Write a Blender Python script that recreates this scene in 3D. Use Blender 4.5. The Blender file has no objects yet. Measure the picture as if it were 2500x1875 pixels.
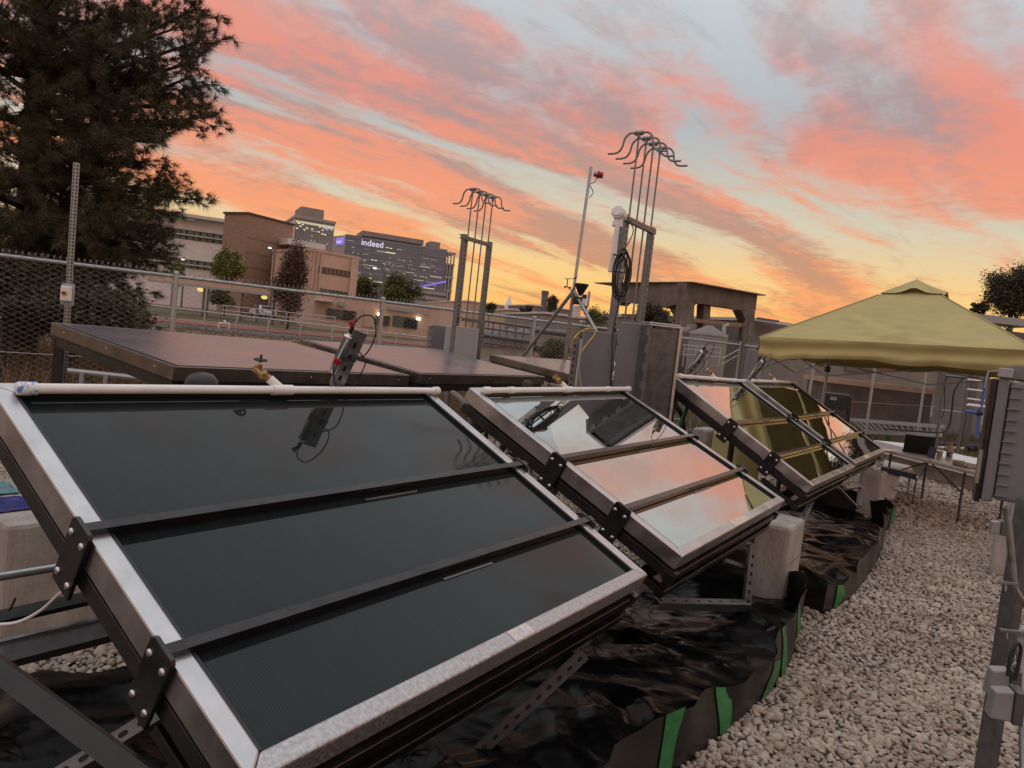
import bpy, bmesh, math, random
import numpy as np
from mathutils import Vector, Matrix, noise as mnoise
random.seed(7); RNG = np.random.default_rng(7)
scn = bpy.context.scene
# ---------------------------------------------------------------- camera
EYE = 1.75; FPX = 1759.0; CX, CY = 1250.0, 937.5
_ro, _pi = math.radians(6.4), math.radians(3.4)
FWD = Vector((0, math.cos(_pi), -math.sin(_pi))); _u0 = Vector((0, math.sin(_pi), math.cos(_pi))); _x = Vector((1, 0, 0))
RGT = _x*math.cos(_ro) + _u0*math.sin(_ro); UPV = _u0*math.cos(_ro) - _x*math.sin(_ro)
CAM = Vector((0, 0, EYE))
cam_d = bpy.data.cameras.new('camera'); cam = bpy.data.objects.new('camera', cam_d); scn.collection.objects.link(cam)
cam_d.sensor_width = 36; cam_d.sensor_fit = 'HORIZONTAL'; cam_d.lens = 36*FPX/2500; cam_d.clip_start = .05; cam_d.clip_end = 3000
cam.matrix_world = Matrix(((RGT.x, UPV.x, -FWD.x, 0), (RGT.y, UPV.y, -FWD.y, 0), (RGT.z, UPV.z, -FWD.z, EYE), (0, 0, 0, 1)))
scn.camera = cam
# ---------------------------------------------------------------- world: sunset sky with streaks of lit cloud
SUN_AZ = math.radians(27)
wd = bpy.data.worlds.new('World'); scn.world = wd; wd.use_nodes = True
def build_sky():
    nt = wd.node_tree; N = nt.nodes; N.clear(); L = nt.links
    def new(t, **k):
        n = N.new(t)
        for a, v in k.items(): setattr(n, a, v)
        return n
    def put(sock, v):
        if hasattr(v, 'is_output'): L.new(v, sock)
        else: sock.default_value = v
    def m(op, a, b=0.0, c=0.0, clamp=False):
        n = new('ShaderNodeMath', operation=op, use_clamp=clamp); put(n.inputs[0], a); put(n.inputs[1], b); put(n.inputs[2], c); return n.outputs[0]
    def smooth(v, lo, hi):
        n = new('ShaderNodeMapRange', interpolation_type='SMOOTHSTEP'); put(n.inputs[0], v); n.inputs[1].default_value = lo; n.inputs[2].default_value = hi; return n.outputs[0]
    def ramp(v, stops):
        n = new('ShaderNodeValToRGB'); put(n.inputs[0], v); e = n.color_ramp.elements
        while len(e) < len(stops): e.new(.5)
        for i, (p, c) in enumerate(stops): e[i].position = p; e[i].color = (*c, 1)
        return n.outputs[0]
    def mix(f, a, b):
        n = new('ShaderNodeMix', data_type='RGBA'); put(n.inputs[0], f)
        for s, v in ((n.inputs[6], a), (n.inputs[7], b)):
            if hasattr(v, 'is_output'): L.new(v, s)
            else: s.default_value = (*v, 1)
        return n.outputs[2]
    def fbm(x, y, z, scale, detail, rough, dist=0.0):
        c = new('ShaderNodeCombineXYZ'); put(c.inputs[0], x); put(c.inputs[1], y); put(c.inputs[2], z)
        n = new('ShaderNodeTexNoise'); L.new(c.outputs[0], n.inputs['Vector']); n.inputs['Scale'].default_value = scale
        n.inputs['Detail'].default_value = detail; n.inputs['Roughness'].default_value = rough; n.inputs['Distortion'].default_value = dist
        return n.outputs[0]
    tc = new('ShaderNodeTexCoord'); sp = new('ShaderNodeSeparateXYZ'); L.new(tc.outputs['Generated'], sp.inputs[0])
    X, Y, Z = sp.outputs
    zc = m('MAXIMUM', Z, 0.0)
    hl = m('SQRT', m('ADD', m('MULTIPLY', X, X), m('ADD', m('MULTIPLY', Y, Y), 1e-5)))
    ca = m('DIVIDE', m('ADD', m('MULTIPLY', X, math.sin(SUN_AZ)), m('MULTIPLY', Y, math.cos(SUN_AZ))), hl)
    sunny = smooth(ca, .15, 1.0)
    A = ramp(zc, [(0, (1.0, .50, .09)), (.05, (1.0, .57, .15)), (.11, (.97, .64, .26)), (.18, (.69, .62, .46)), (.30, (.45, .485, .515)), (.42, (.56, .60, .625)), (.6, (.83, .88, .91)), (1, (1.02, 1.08, 1.12))])
    B = ramp(zc, [(0, (.70, .44, .28)), (.06, (.76, .54, .36)), (.12, (.70, .60, .45)), (.20, (.56, .56, .52)), (.30, (.43, .46, .50)), (.42, (.55, .59, .62)), (.6, (.83, .88, .92)), (1, (1.02, 1.08, 1.12))])
    base = mix(sunny, B, A)
    al = math.radians(46)
    den = m('ADD', zc, .10)
    px = m('DIVIDE', X, den); py = m('DIVIDE', Y, den)
    s = m('ADD', m('MULTIPLY', px, math.sin(al)), m('MULTIPLY', py, math.cos(al)))
    t = m('SUBTRACT', m('MULTIPLY', px, math.cos(al)), m('MULTIPLY', py, math.sin(al)))
    wob = m('SUBTRACT', fbm(m('MULTIPLY', s, .35), m('MULTIPLY', t, .6), 3.1, 1.0, 2, .5), .5)
    t2 = m('ADD', t, m('MULTIPLY', wob, 1.1))
    big = fbm(m('MULTIPLY', s, .19), m('MULTIPLY', t2, 1.0), SKY_SEED, 1.25, 3, .5, .2)
    bigb = fbm(m('MULTIPLY', s, .19), m('MULTIPLY', t2, 1.0), 11.2, 1.25, 3, .5, .2)
    big = m('MAXIMUM', big, m('SUBTRACT', bigb, .02))
    fine = fbm(m('MULTIPLY', s, 1.2), m('MULTIPLY', t2, 2.6), 9.4, 1.6, 6, .6, .5)
    rip = fbm(m('MULTIPLY', s, 6.0), m('MULTIPLY', t2, 7.0), 2.2, 2.2, 5, .6, .6)
    d = m('ADD', m('ADD', big, m('MULTIPLY', m('SUBTRACT', fine, .5), .30)), m('MULTIPLY', m('SUBTRACT', rip, .5), .12))
    hi = smooth(zc, .40, .85)                                    # thinner, paler cloud overhead
    d = m('SUBTRACT', d, m('MULTIPLY', hi, .03))
    d = m('SUBTRACT', d, m('MULTIPLY', m('SUBTRACT', 1.0, smooth(zc, .10, .26)), .028))
    cov = smooth(d, .465, .60)
    cov = m('MULTIPLY', cov, smooth(zc, -.005, .07))
    shade = smooth(m('ADD', m('MULTIPLY', fbm(m('MULTIPLY', s, .5), m('MULTIPLY', t2, 1.5), 21.7, 1.5, 4, .55), 1.0), m('MULTIPLY', m('SUBTRACT', rip, .5), .25)), .42, .62)
    lit = ramp(zc, [(0, (1.0, .40, .08)), (.08, (1.0, .40, .15)), (.16, (.95, .345, .18)), (.30, (.83, .285, .205)), (.45, (.80, .36, .29)), (.7, (.98, .76, .70)), (1, (1.06, .98, .96))])
    dim = ramp(zc, [(0, (.78, .33, .12)), (.10, (.60, .29, .16)), (.20, (.47, .29, .24)), (.32, (.40, .30, .31)), (.5, (.46, .45, .48)), (1, (.66, .69, .73))])
    cc = mix(m('MULTIPLY', shade, .92), lit, dim)
    col = mix(m('MULTIPLY', cov, .93), base, cc)
    # slender grey wisps over everything
    wi = smooth(fbm(m('MULTIPLY', s, 1.1), m('MULTIPLY', t, 4.2), 40.3, 1.3, 6, .62, 1.0), .55, .75)
    col = mix(m('MULTIPLY', m('MULTIPLY', wi, .45), smooth(zc, .08, .25)), col, (.36, .32, .33))
    low = smooth(Z, -.03, .0)
    col = mix(low, (.10, .08, .07), col)
    bg = new('ShaderNodeBackground'); L.new(col, bg.inputs[0]); bg.inputs[1].default_value = 1.0
    out = new('ShaderNodeOutputWorld'); L.new(bg.outputs[0], out.inputs[0])
SKY_SEED = 8.9
build_sky()
# the sun has just set: only a faint wide glow comes from its side
sun_d = bpy.data.lights.new('sun', 'SUN'); sun_d.energy = .10; sun_d.angle = math.radians(45); sun_d.color = (1, .62, .36)
sun = bpy.data.objects.new('sun', sun_d); scn.collection.objects.link(sun)
sun.rotation_euler = (math.radians(90-7), 0, math.pi-SUN_AZ)
vs = scn.view_settings; vs.view_transform = 'Standard'; vs.look = 'None'; vs.gamma = 1; vs.use_curve_mapping = False; vs.exposure = 0
scn.cycles.use_denoising = True; scn.cycles.max_bounces = 8; scn.cycles.glossy_bounces = 4; scn.cycles.transparent_max_bounces = 12
scn.cycles.sample_clamp_indirect = 4
wd.cycles.sampling_method = 'MANUAL'; wd.cycles.sample_map_resolution = 512
# ---------------------------------------------------------------- helpers
COL = scn.collection
def ray(x, y): return FWD + RGT*((x-CX)/FPX) - UPV*((y-CY)/FPX)
def at(x, y, d): return CAM + ray(x, y)*d
def gnd(x, y, z=0.0):
    r = ray(x, y); return CAM + r*((z-EYE)/r.z)
def frame(loc, xa, za=(0, 0, 1)):
    """matrix with x along xa, z as near za as possible"""
    xa = Vector(xa).normalized(); za = Vector(za); ya = za.cross(xa).normalized(); za = xa.cross(ya)
    return Matrix(((xa.x, ya.x, za.x, loc[0]), (xa.y, ya.y, za.y, loc[1]), (xa.z, ya.z, za.z, loc[2]), (0, 0, 0, 1)))
EH = Vector((.552, .834, 0)).normalized(); NH = Vector((-.834, .552, 0)).normalized()     # along the row of collectors, and across it
YAW = math.atan2(EH.y, EH.x)
class MB:
    def __init__(s): s.v = []; s.f = []; s.sm = []
    def add(s, vs, fs, mtx=None, smooth=False):
        o = len(s.v)
        s.v += [tuple(mtx @ Vector(p)) for p in vs] if mtx is not None else [tuple(p) for p in vs]
        s.f += [tuple(i+o for i in f) for f in fs]; s.sm += [smooth]*len(fs); return s
    def box(s, a, b, mtx=None):
        (x0, y0, z0), (x1, y1, z1) = a, b
        return s.add([(x0,y0,z0),(x1,y0,z0),(x1,y1,z0),(x0,y1,z0),(x0,y0,z1),(x1,y0,z1),(x1,y1,z1),(x0,y1,z1)],
                     [(0,3,2,1),(4,5,6,7),(0,1,5,4),(1,2,6,5),(2,3,7,6),(3,0,4,7)], mtx)
    def prism(s, pts, h0, h1, mtx=None):
        """polygon in xy (counter clockwise) pulled from z h0 to h1"""
        n = len(pts)
        return s.add([(x, y, h0) for x, y in pts]+[(x, y, h1) for x, y in pts],
                     [tuple(range(n-1, -1, -1)), tuple(range(n, 2*n))]+[(i, (i+1) % n, n+(i+1) % n, n+i) for i in range(n)], mtx)
    def tube(s, pts, r, n=8, cap=True, mtx=None):
        pts = [Vector(p) for p in pts]; k = len(pts); rr = r if isinstance(r, (list, tuple)) else [r]*k
        vs, up = [], None
        for i, p in enumerate(pts):
            d = (pts[min(i+1, k-1)]-pts[max(i-1, 0)]).normalized()
            if up is None: up = Vector((0, 0, 1)) if abs(d.z) < .9 else Vector((1, 0, 0))
            a = d.cross(up)
            if a.length < 1e-6: a = d.orthogonal()
            a.normalize(); b = a.cross(d); up = b
            vs += [p+(a*math.cos(2*math.pi*j/n)+b*math.sin(2*math.pi*j/n))*rr[i] for j in range(n)]
        fs = [(i*n+j, i*n+(j+1) % n, (i+1)*n+(j+1) % n, (i+1)*n+j) for i in range(k-1) for j in range(n)]
        s.add(vs, fs, mtx, n > 4)
        if cap: s.add(vs[:n], [tuple(range(n))][::1], mtx); s.add(vs[-n:], [tuple(range(n-1, -1, -1))], mtx)
        return s
    def lathe(s, prof, n=16, mtx=None):
        """prof: (radius, z) from bottom to top"""
        vs = [(r*math.cos(2*math.pi*j/n), r*math.sin(2*math.pi*j/n), z) for r, z in prof for j in range(n)]
        k = len(prof)
        fs = [(i*n+j, i*n+(j+1) % n, (i+1)*n+(j+1) % n, (i+1)*n+j) for i in range(k-1) for j in range(n)]
        s.add(vs, fs, mtx, True)
        s.add(vs[:n], [tuple(range(n-1, -1, -1))], mtx); s.add(vs[-n:], [tuple(range(n))], mtx); return s
    def build(s, name, mat, parent=None, bev=0, mtx=None):
        me = bpy.data.meshes.new(name); me.from_pydata(s.v, [], s.f); me.update()
        if any(s.sm): me.polygons.foreach_set('use_smooth', s.sm)
        o = bpy.data.objects.new(name, me); COL.objects.link(o)
        me.materials.append(mat)
        if parent is not None: o.parent = parent
        if mtx is not None: o.matrix_basis = mtx
        if bev:
            b = o.modifiers.new('edge', 'BEVEL'); b.width = bev; b.segments = 2; b.limit_method = 'ANGLE'; b.angle_limit = math.radians(40)
        return o
def tag(o, label=None, cat=None, group=None, kind=None):
    if label: o['label'] = label
    if cat: o['category'] = cat
    if group: o['group'] = group
    if kind: o['kind'] = kind
    return o
def thing(name, label, cat, loc=(0, 0, 0), rotz=0.0, group=None, mtx=None):
    o = bpy.data.objects.new(name, None); COL.objects.link(o); o.empty_display_size = .1
    o.matrix_basis = mtx if mtx is not None else Matrix.Translation(loc) @ Matrix.Rotation(rotz, 4, 'Z')
    return tag(o, label, cat, group)
def dup(o, mtx=None, label=None, parent=None):
    c = o.copy(); COL.objects.link(c); c.parent = parent
    if mtx is not None: c.matrix_basis = mtx
    if label: c['label'] = label
    for ch in list(o.children):
        dup(ch, None, None, c)
    return c
def T(x, y, z): return Matrix.Translation((x, y, z))
def RZ(a): return Matrix.Rotation(a, 4, 'Z')
def RX(a): return Matrix.Rotation(a, 4, 'X')
def RY(a): return Matrix.Rotation(a, 4, 'Y')
def bez(pts, n=8):
    """smooth path through points"""
    pts = [Vector(p) for p in pts]; out = []
    for i in range(len(pts)-1):
        p0, p1, p2, p3 = pts[max(i-1, 0)], pts[i], pts[i+1], pts[min(i+2, len(pts)-1)]
        for k in range(n):
            t = k/n
            out.append(.5*((2*p1)+(p2-p0)*t+(2*p0-5*p1+4*p2-p3)*t*t+(3*p1-p0-3*p2+p3)*t**3))
    return out+[pts[-1]]
# ---------------------------------------------------------------- materials
def M(name, col, rough=.6, metal=0.0, var=.15, scale=6.0, bump=0.0, bscale=60.0, col2=None, thr=(.35, .65), spec=.5, emit=None, estr=0.0, island=0.0, rvar=0.0, stretch=None, alpha=1.0, trans=0.0, detail=5, ior=1.5, coat=0.0):
    mt = bpy.data.materials.new(name); mt.use_nodes = True; nt = mt.node_tree; N = nt.nodes; L = nt.links
    b = N['Principled BSDF']; b.inputs['Roughness'].default_value = rough; b.inputs['Metallic'].default_value = metal
    b.inputs['Specular IOR Level'].default_value = spec; b.inputs['IOR'].default_value = ior
    if coat: b.inputs['Coat Weight'].default_value = coat; b.inputs['Coat Roughness'].default_value = .03
    if alpha < 1: b.inputs['Alpha'].default_value = alpha
    if trans: b.inputs['Transmission Weight'].default_value = trans
    tc = N.new('ShaderNodeTexCoord'); src = tc.outputs['Object']
    if stretch:
        mp = N.new('ShaderNodeMapping'); mp.inputs['Scale'].default_value = stretch; L.new(src, mp.inputs[0]); src = mp.outputs[0]
    if var or col2:
        nz = N.new('ShaderNodeTexNoise'); nz.inputs['Scale'].default_value = scale; nz.inputs['Detail'].default_value = detail; nz.inputs['Roughness'].default_value = .6; L.new(src, nz.inputs['Vector'])
        rp = N.new('ShaderNodeValToRGB'); L.new(nz.outputs[0], rp.inputs[0]); e = rp.color_ramp.elements
        e[0].position, e[1].position = thr
        c2 = col2 or tuple(min(1, c*(1+var)) for c in col)
        c1 = col if col2 else tuple(c*(1-var) for c in col)
        e[0].color = (*c1, 1); e[1].color = (*c2, 1); out = rp.outputs[0]
        if island:
            ge = N.new('ShaderNodeNewGeometry'); hv = N.new('ShaderNodeHueSaturation'); mr = N.new('ShaderNodeMapRange')
            L.new(ge.outputs['Random Per Island'], mr.inputs[0]); mr.inputs[3].default_value = 1-island; mr.inputs[4].default_value = 1+island
            L.new(mr.outputs[0], hv.inputs['Value']); L.new(out, hv.inputs['Color']); out = hv.outputs[0]
        L.new(out, b.inputs['Base Color'])
        if rvar:
            mr = N.new('ShaderNodeMapRange'); L.new(nz.outputs[0], mr.inputs[0]); mr.inputs[1].default_value, mr.inputs[2].default_value = .3, .7
            mr.inputs[3].default_value = max(0, rough-rvar); mr.inputs[4].default_value = min(1, rough+rvar); L.new(mr.outputs[0], b.inputs['Roughness'])
    else: b.inputs['Base Color'].default_value = (*col, 1)
    if bump:
        n2 = N.new('ShaderNodeTexNoise'); n2.inputs['Scale'].default_value = bscale; n2.inputs['Detail'].default_value = 4; L.new(src, n2.inputs['Vector'])
        bp = N.new('ShaderNodeBump'); bp.inputs['Strength'].default_value = bump; bp.inputs['Distance'].default_value = .01; L.new(n2.outputs[0], bp.inputs['Height']); L.new(bp.outputs[0], b.inputs['Normal'])
    if emit: b.inputs['Emission Color'].default_value = (*emit, 1); b.inputs['Emission Strength'].default_value = estr
    return mt
m_steel   = M('frame_steel', (.52, .495, .50), .33, .95, .14, 7, .03, 260, rvar=.10, stretch=(1, 1, 1))
m_stain   = M('water_stained_steel', (.38, .355, .36), .40, .9, col2=(.58, .55, .555), scale=75, thr=(.40, .66), rvar=.14, bump=.2, bscale=220, detail=10)
m_black   = M('black_steel', (.012, .012, .013), .32, .0, .35, 14, .06, 180, spec=.55, rvar=.08)
m_bar     = M('dark_anodised_bar', (.050, .044, .046), .26, .85, .2, 12, .04, 200, rvar=.06)
m_galv    = M('galvanised_strut', (.30, .305, .31), .42, .85, .16, 26, .08, 120, rvar=.1)
m_galvd   = M('dark_strut', (.14, .14, .145), .45, .6, .2, 20, .08, 120)
m_rod     = M('dull_steel_rod', (.235, .23, .23), .45, .5, .12, 20)
m_post    = M('grey_slotted_post', (.20, .20, .205), .45, .6, .16, 22, .06, 120)
m_pipe    = M('galvanised_pipe', (.46, .47, .48), .46, .7, .10, 14, .06, 120)
m_wire    = M('fence_wire', (.40, .385, .375), .5, .6, .1, 4)
m_pvc     = M('white_pvc', (.82, .79, .77), .34, 0, .05, 9)
m_cap     = M('primer_stained_pvc', (.80, .79, .80), .3, 0, col2=(.10, .26, .66), scale=26, thr=(.50, .56))
m_brass   = M('brass', (.42, .27, .12), .33, .9, .25, 30)
m_rub     = M('black_rubber', (.012, .012, .013), .45, 0, .2, 10)
m_hole    = M('punched_slot', (.008, .008, .008), .8, 0, .2, 10)
m_bolt    = M('bolt_steel', (.66, .66, .67), .22, .95, .08, 60)
m_grey    = M('grey_enclosure', (.185, .19, .215), .42, 0, .08, 5, .05, 300)
m_greyl   = M('light_enclosure', (.36, .36, .37), .45, 0, .05, 5)
m_conc    = M('concrete', (.27, .235, .205), .88, 0, col2=(.48, .44, .40), scale=6, thr=(.3, .72), bump=.8, bscale=55, detail=10, stretch=(1, 1, .35))
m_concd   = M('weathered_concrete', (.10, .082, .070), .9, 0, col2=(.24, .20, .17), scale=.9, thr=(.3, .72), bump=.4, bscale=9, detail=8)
m_white   = M('white_plastic', (.78, .77, .77), .4, 0, .04, 8)
m_red     = M('red_plastic', (.36, .012, .015), .35, 0, .15, 10)
m_yel     = M('yellow_cable', (.62, .40, .06), .45, 0, .1, 10)
m_green   = M('green_tape', (.02, .17, .045), .38, 0, .22, 22, .15, 90)
# ---------------------------------------------------------------- ground and terrain
def hgt(x, y):
    d = y*.80 - x*.30                       # distance behind the yard, roughly
    d = d - 24
    return 0.0 if d <= 0 else min(d*.0215, 2.0)
m_dirt = M('dry_ground', (.115, .080, .052), .95, 0, col2=(.24, .18, .115), scale=.35, thr=(.32, .68), bump=.6, bscale=6, detail=10)
def sheet(name, xs, ys, mat, zoff=0.0, keep=None, kind='structure'):
    mb = MB(); idx = {}
    for j, y in enumerate(ys):
        for i, x in enumerate(xs): idx[i, j] = len(mb.v); mb.v.append((x, y, hgt(x, y)+zoff))
    for j in range(len(ys)-1):
        for i in range(len(xs)-1): mb.f.append((idx[i, j], idx[i+1, j], idx[i+1, j+1], idx[i, j+1])); mb.sm.append(True)
    return tag(mb.build(name, mat), kind=kind)
_g = [-1600, -800, -400, -220, -160, -130, -105, -85, -70, -55, -40, -30, -22, -16, -12, -8, -4, 0, 4, 8, 12, 16, 22, 30, 40, 55, 70, 85, 105, 130, 160, 220, 400, 800, 1600]
sheet('ground', _g, [-40, -20, -8, -4, 0, 4, 8, 12, 16, 20, 24, 28, 32, 36, 40, 46, 52, 60, 68, 76, 86, 96, 106, 118, 130, 150, 180, 240, 400, 800, 1800], m_dirt, -.03)
# strips of ground beyond the fence, each following the rise of the land
FD = Vector((.811, .585, 0))                 # direction of the long fence
def strip(name, mat, d0, d1, s0, s1, off, label=None, n=24):
    """band parallel to the fence, d metres behind it"""
    mb = MB(); NB = Vector((-FD.y, FD.x, 0)); o = Vector((-4.75, 9.94, 0))
    for i in range(n+1):
        s = s0+(s1-s0)*i/n
        for d in (d0, d1):
            p = o+FD*s+NB*d; mb.v.append((p.x, p.y, hgt(p.x, p.y)+off))
    mb.f = [(2*i, 2*i+2, 2*i+3, 2*i+1) for i in range(n)]; mb.sm = [True]*n
    return tag(mb.build(name, mat), label, kind='structure')
m_lawn = M('dull_lawn', (.075, .066, .032), .95, 0, col2=(.135, .105, .055), scale=1.1, thr=(.3, .7), bump=.6, bscale=10)
m_redstrip = M('red_clay_track', (.20, .045, .030), .9, 0, col2=(.30, .095, .065), scale=1.6)
m_road = M('asphalt_road', (.085, .075, .072), .9, 0, .2, 2)
strip('lawn', m_lawn, 52, 84, -60, 160, .004)
strip('running_track', m_redstrip, 41, 45.5, -40, 120, .010)
strip('road', m_road, 34, 40, -60, 160, .006)
# gravel of the yard: the bed, and loose stones on it
m_bed = M('gravel_bed', (.08, .062, .05), .95, 0, col2=(.18, .145, .12), scale=30, bump=1.0, bscale=40)
YARD = [(-9, -1.5), (8, -1.5), (14.5, 20.0), (7.5, 18.0), (-2.6, 10.6), (-8.2, 6.6)]
mb = MB(); mb.v = [(x, y, .0) for x, y in YARD]; mb.f = [tuple(range(len(YARD)))]; mb.sm = [False]
tag(mb.build('gravel_bed', m_bed), kind='structure')
def inside(px, py, poly):
    r = np.zeros(px.shape, bool); n = len(poly)
    for i in range(n):
        (x0, y0), (x1, y1) = poly[i], poly[(i+1) % n]
        c = ((y0 > py) != (y1 > py)); r ^= c & (px < (x1-x0)*(py-y0)/((y1-y0) if y1 != y0 else 1e-9)+x0)
    return r
def ico(sub):
    bm = bmesh.new(); bmesh.ops.create_icosphere(bm, subdivisions=sub, radius=1.0)
    v = np.array([p.co[:] for p in bm.verts]); f = np.array([[q.index for q in p.verts] for p in bm.faces]); bm.free(); return v, f
def cam_px(x, y, z=0):
    dx, dy, dz = x, y, z-EYE
    d = dx*FWD.x+dy*FWD.y+dz*FWD.z; a = dx*RGT.x+dy*RGT.y+dz*RGT.z; b = dx*UPV.x+dy*UPV.y+dz*UPV.z
    return CX+FPX*a/d, CY-FPX*b/d, d
LINER1 = [(-.95, .75), (.35, 2.35), (.95, 3.05), (1.42, 3.62), (1.80, 4.15), (2.05, 4.70), (2.22, 5.25), (1.75, 5.62), (.60, 5.0), (-.7, 3.9), (-1.62, 3.22), (-2.05, 2.75)]
LINER2 = [(2.45, 5.20), (2.85, 5.62), (3.35, 6.35), (3.95, 7.30), (4.45, 8.20), (4.75, 8.85), (4.1, 9.3), (2.9, 8.4), (1.9, 6.5), (2.05, 5.75)]
def scatter(sub, dmin, dmax, step, size, poly, zjit, seed):
    rng = np.random.default_rng(seed)
    g = np.arange(-10, 22, step); gx, gy = np.meshgrid(g, g); gx = gx.ravel()+rng.uniform(-.5, .5, gx.size)*step*.95; gy = gy.ravel()+rng.uniform(-.5, .5, gy.size)*step*.95
    x, y, d = cam_px(gx, gy)
    k = (d > dmin) & (d <= dmax) & (x > -140) & (x < 2640) & (y < 2080) & inside(gx, gy, poly) & ~inside(gx, gy, LINER1) & ~inside(gx, gy, LINER2)
    gx, gy = gx[k], gy[k]; n = gx.size
    bv, bf = ico(sub); q = len(bv)
    sz = size*np.exp(rng.normal(0, .27, n)); ax = np.stack([rng.uniform(.75, 1.35, n), rng.uniform(.7, 1.1, n), rng.uniform(.45, .85, n)], 1)*sz[:, None]
    V = np.repeat(bv[None], n, 0)*np.ones((n, 1, 1))
    # lumpy: push vertices along a few random directions, and cut flats
    for _ in range(7):
        dirs = rng.normal(size=(n, 3)); dirs /= np.linalg.norm(dirs, axis=1)[:, None]
        dp = np.einsum('nvk,nk->nv', V, dirs); h = rng.uniform(.42, .8, n)[:, None]
        V -= np.clip(dp-h, 0, None)[:, :, None]*dirs[:, None, :]*.9
    V *= 1+rng.normal(0, .035, (n, q, 1)); V *= ax[:, None, :]
    a = rng.uniform(0, 2*np.pi, n); t = rng.normal(0, .35, n); ca, sa, ct, st = np.cos(a), np.sin(a), np.cos(t), np.sin(t)
    X = V[:, :, 0]*ct[:, None]+V[:, :, 2]*st[:, None]; Zv = -V[:, :, 0]*st[:, None]+V[:, :, 2]*ct[:, None]; Yv = V[:, :, 1]
    V = np.stack([X*ca[:, None]-Yv*sa[:, None]+gx[:, None], X*sa[:, None]+Yv*ca[:, None]+gy[:, None], Zv+(sz*.30+rng.uniform(0, zjit, n))[:, None]], 2)
    F = bf[None]+(np.arange(n)*q)[:, None, None]
    return V.reshape(-1, 3), F.reshape(-1, 3)
def np_mesh(name, V, F, mat, smooth=True):
    me = bpy.data.meshes.new(name); me.vertices.add(len(V)); me.vertices.foreach_set('co', V.astype(np.float32).ravel())
    k = F.shape[1]; me.loops.add(F.size); me.loops.foreach_set('vertex_index', F.astype(np.int32).ravel())
    me.polygons.add(len(F)); me.polygons.foreach_set('loop_start', np.arange(0, F.size, k, dtype=np.int32))
    me.update(calc_edges=True); me.polygons.foreach_set('use_smooth', np.full(len(F), smooth)); me.materials.append(mat)
    o = bpy.data.objects.new(name, me); COL.objects.link(o); return o
m_stone = M('limestone_pebble', (.31, .238, .182), .88, 0, col2=(.50, .42, .35), scale=2.2, thr=(.32, .66), bump=.8, bscale=150, island=.25, detail=13)
_parts = [scatter(2, 0, 4.4, .0265, .0186, YARD, .010, 1), scatter(1, 4.4, 9.0, .030, .0200, YARD, .012, 2), scatter(1, 9.0, 26, .060, .033, YARD, .016, 3)]
_o = 0; VV = []; FF = []
for v, f in _parts: VV.append(v); FF.append(f+_o); _o += len(v)
tag(np_mesh('gravel', np.concatenate(VV), np.concatenate(FF), m_stone), 'pale limestone pebbles covering the yard', kind='stuff')
print('gravel tris', sum(len(f) for f in FF))
# ---------------------------------------------------------------- buildings beyond the fence
class Fac:
    """a facade plane through two roof corners given in picture coordinates at their own distances; local x along, y into the house, z up"""
    def __init__(s, name, label, cat, A, B, zb=None, group=None):
        s.a, s.b = A, B; s.zb = (hgt(A.x, A.y)-.6) if zb is None else zb
        d = B-A; d.z = 0; s.len = d.length; s.top = A.z-s.zb
        s.mtx = frame((A.x, A.y, s.zb), d); s.inv = s.mtx.inverted(); s.o = thing(name, label, cat, mtx=s.mtx, group=group)
    def uv(s, x, y):
        p = s.inv @ CAM; r = (s.inv.to_3x3()) @ ray(x, y); q = p - r*(p.y/r.y); return q.x, q.z
    def box(s, name, mat, u0, z0, u1, z1, d0, d1, parent=None, bev=0):
        return MB().box((u0, d0, z0), (u1, d1, z1)).build(name, mat, parent or s.o, bev)
    def pbox(s, name, mat, x0, y0, x1, y1, d0, d1, parent=None):
        u0, z1 = s.uv(x0, y0); u1, z0 = s.uv(x1, y1); return s.box(name, mat, min(u0, u1), min(z0, z1), max(u0, u1), max(z0, z1), d0, d1, parent)
    def poly(s, name, mat, pts, d0, d1, parent=None):
        q = [s.uv(*p) for p in pts]; n = len(q)
        v = [(u, d0, z) for u, z in q]+[(u, d1, z) for u, z in q]
        return MB().add(v, [tuple(range(n)), tuple(range(2*n-1, n-1, -1))]+[((i+1) % n, i, n+i, n+(i+1) % n) for i in range(n)]).build(name, mat, parent or s.o)
def text(name, body, mat, parent, loc, size, rot=(math.pi/2, 0, 0), ext=.002, off=0.0, align='LEFT'):
    c = bpy.data.curves.new(name, 'FONT'); c.body = body; c.size = size; c.extrude = ext; c.offset = off; c.align_x = align
    tmp = bpy.data.objects.new(name+'_curve', c); COL.objects.link(tmp); dg = bpy.context.evaluated_depsgraph_get()
    me = bpy.data.meshes.new_from_object(tmp.evaluated_get(dg)); bpy.data.objects.remove(tmp); me.materials.clear(); me.materials.append(mat)
    o = bpy.data.objects.new(name, me); COL.objects.link(o); o.parent = parent
    o.matrix_basis = Matrix.Translation(loc) @ Matrix.Rotation(rot[2], 4, 'Z') @ Matrix.Rotation(rot[0], 4, 'X'); return o
m_wpanel = M('white_cladding', (.78, .74, .73), .6, 0, .07, .5, stretch=(1, 1, 3))
m_fascia = M('roof_fascia', (.60, .58, .58), .55, 0, .05, .6)
m_greeng = M('green_glass', (.06, .12, .09), .12, 0, .3, .6, spec=.7)
m_dglass = M('dark_glass', (.016, .018, .02), .10, 0, .3, .6, spec=.7)
m_brick  = M('brown_brick', (.31, .20, .145), .9, 0, .16, 1.4, .3, 12, stretch=(1, 1, 4))
m_tan    = M('tan_stucco', (.58, .405, .315), .9, 0, .08, .8)
m_tan2   = M('tan_wall', (.52, .37, .285), .9, 0, .10, .8)
m_bronze = M('bronze_frame', (.05, .035, .025), .5, 0, .2, 2)
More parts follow.
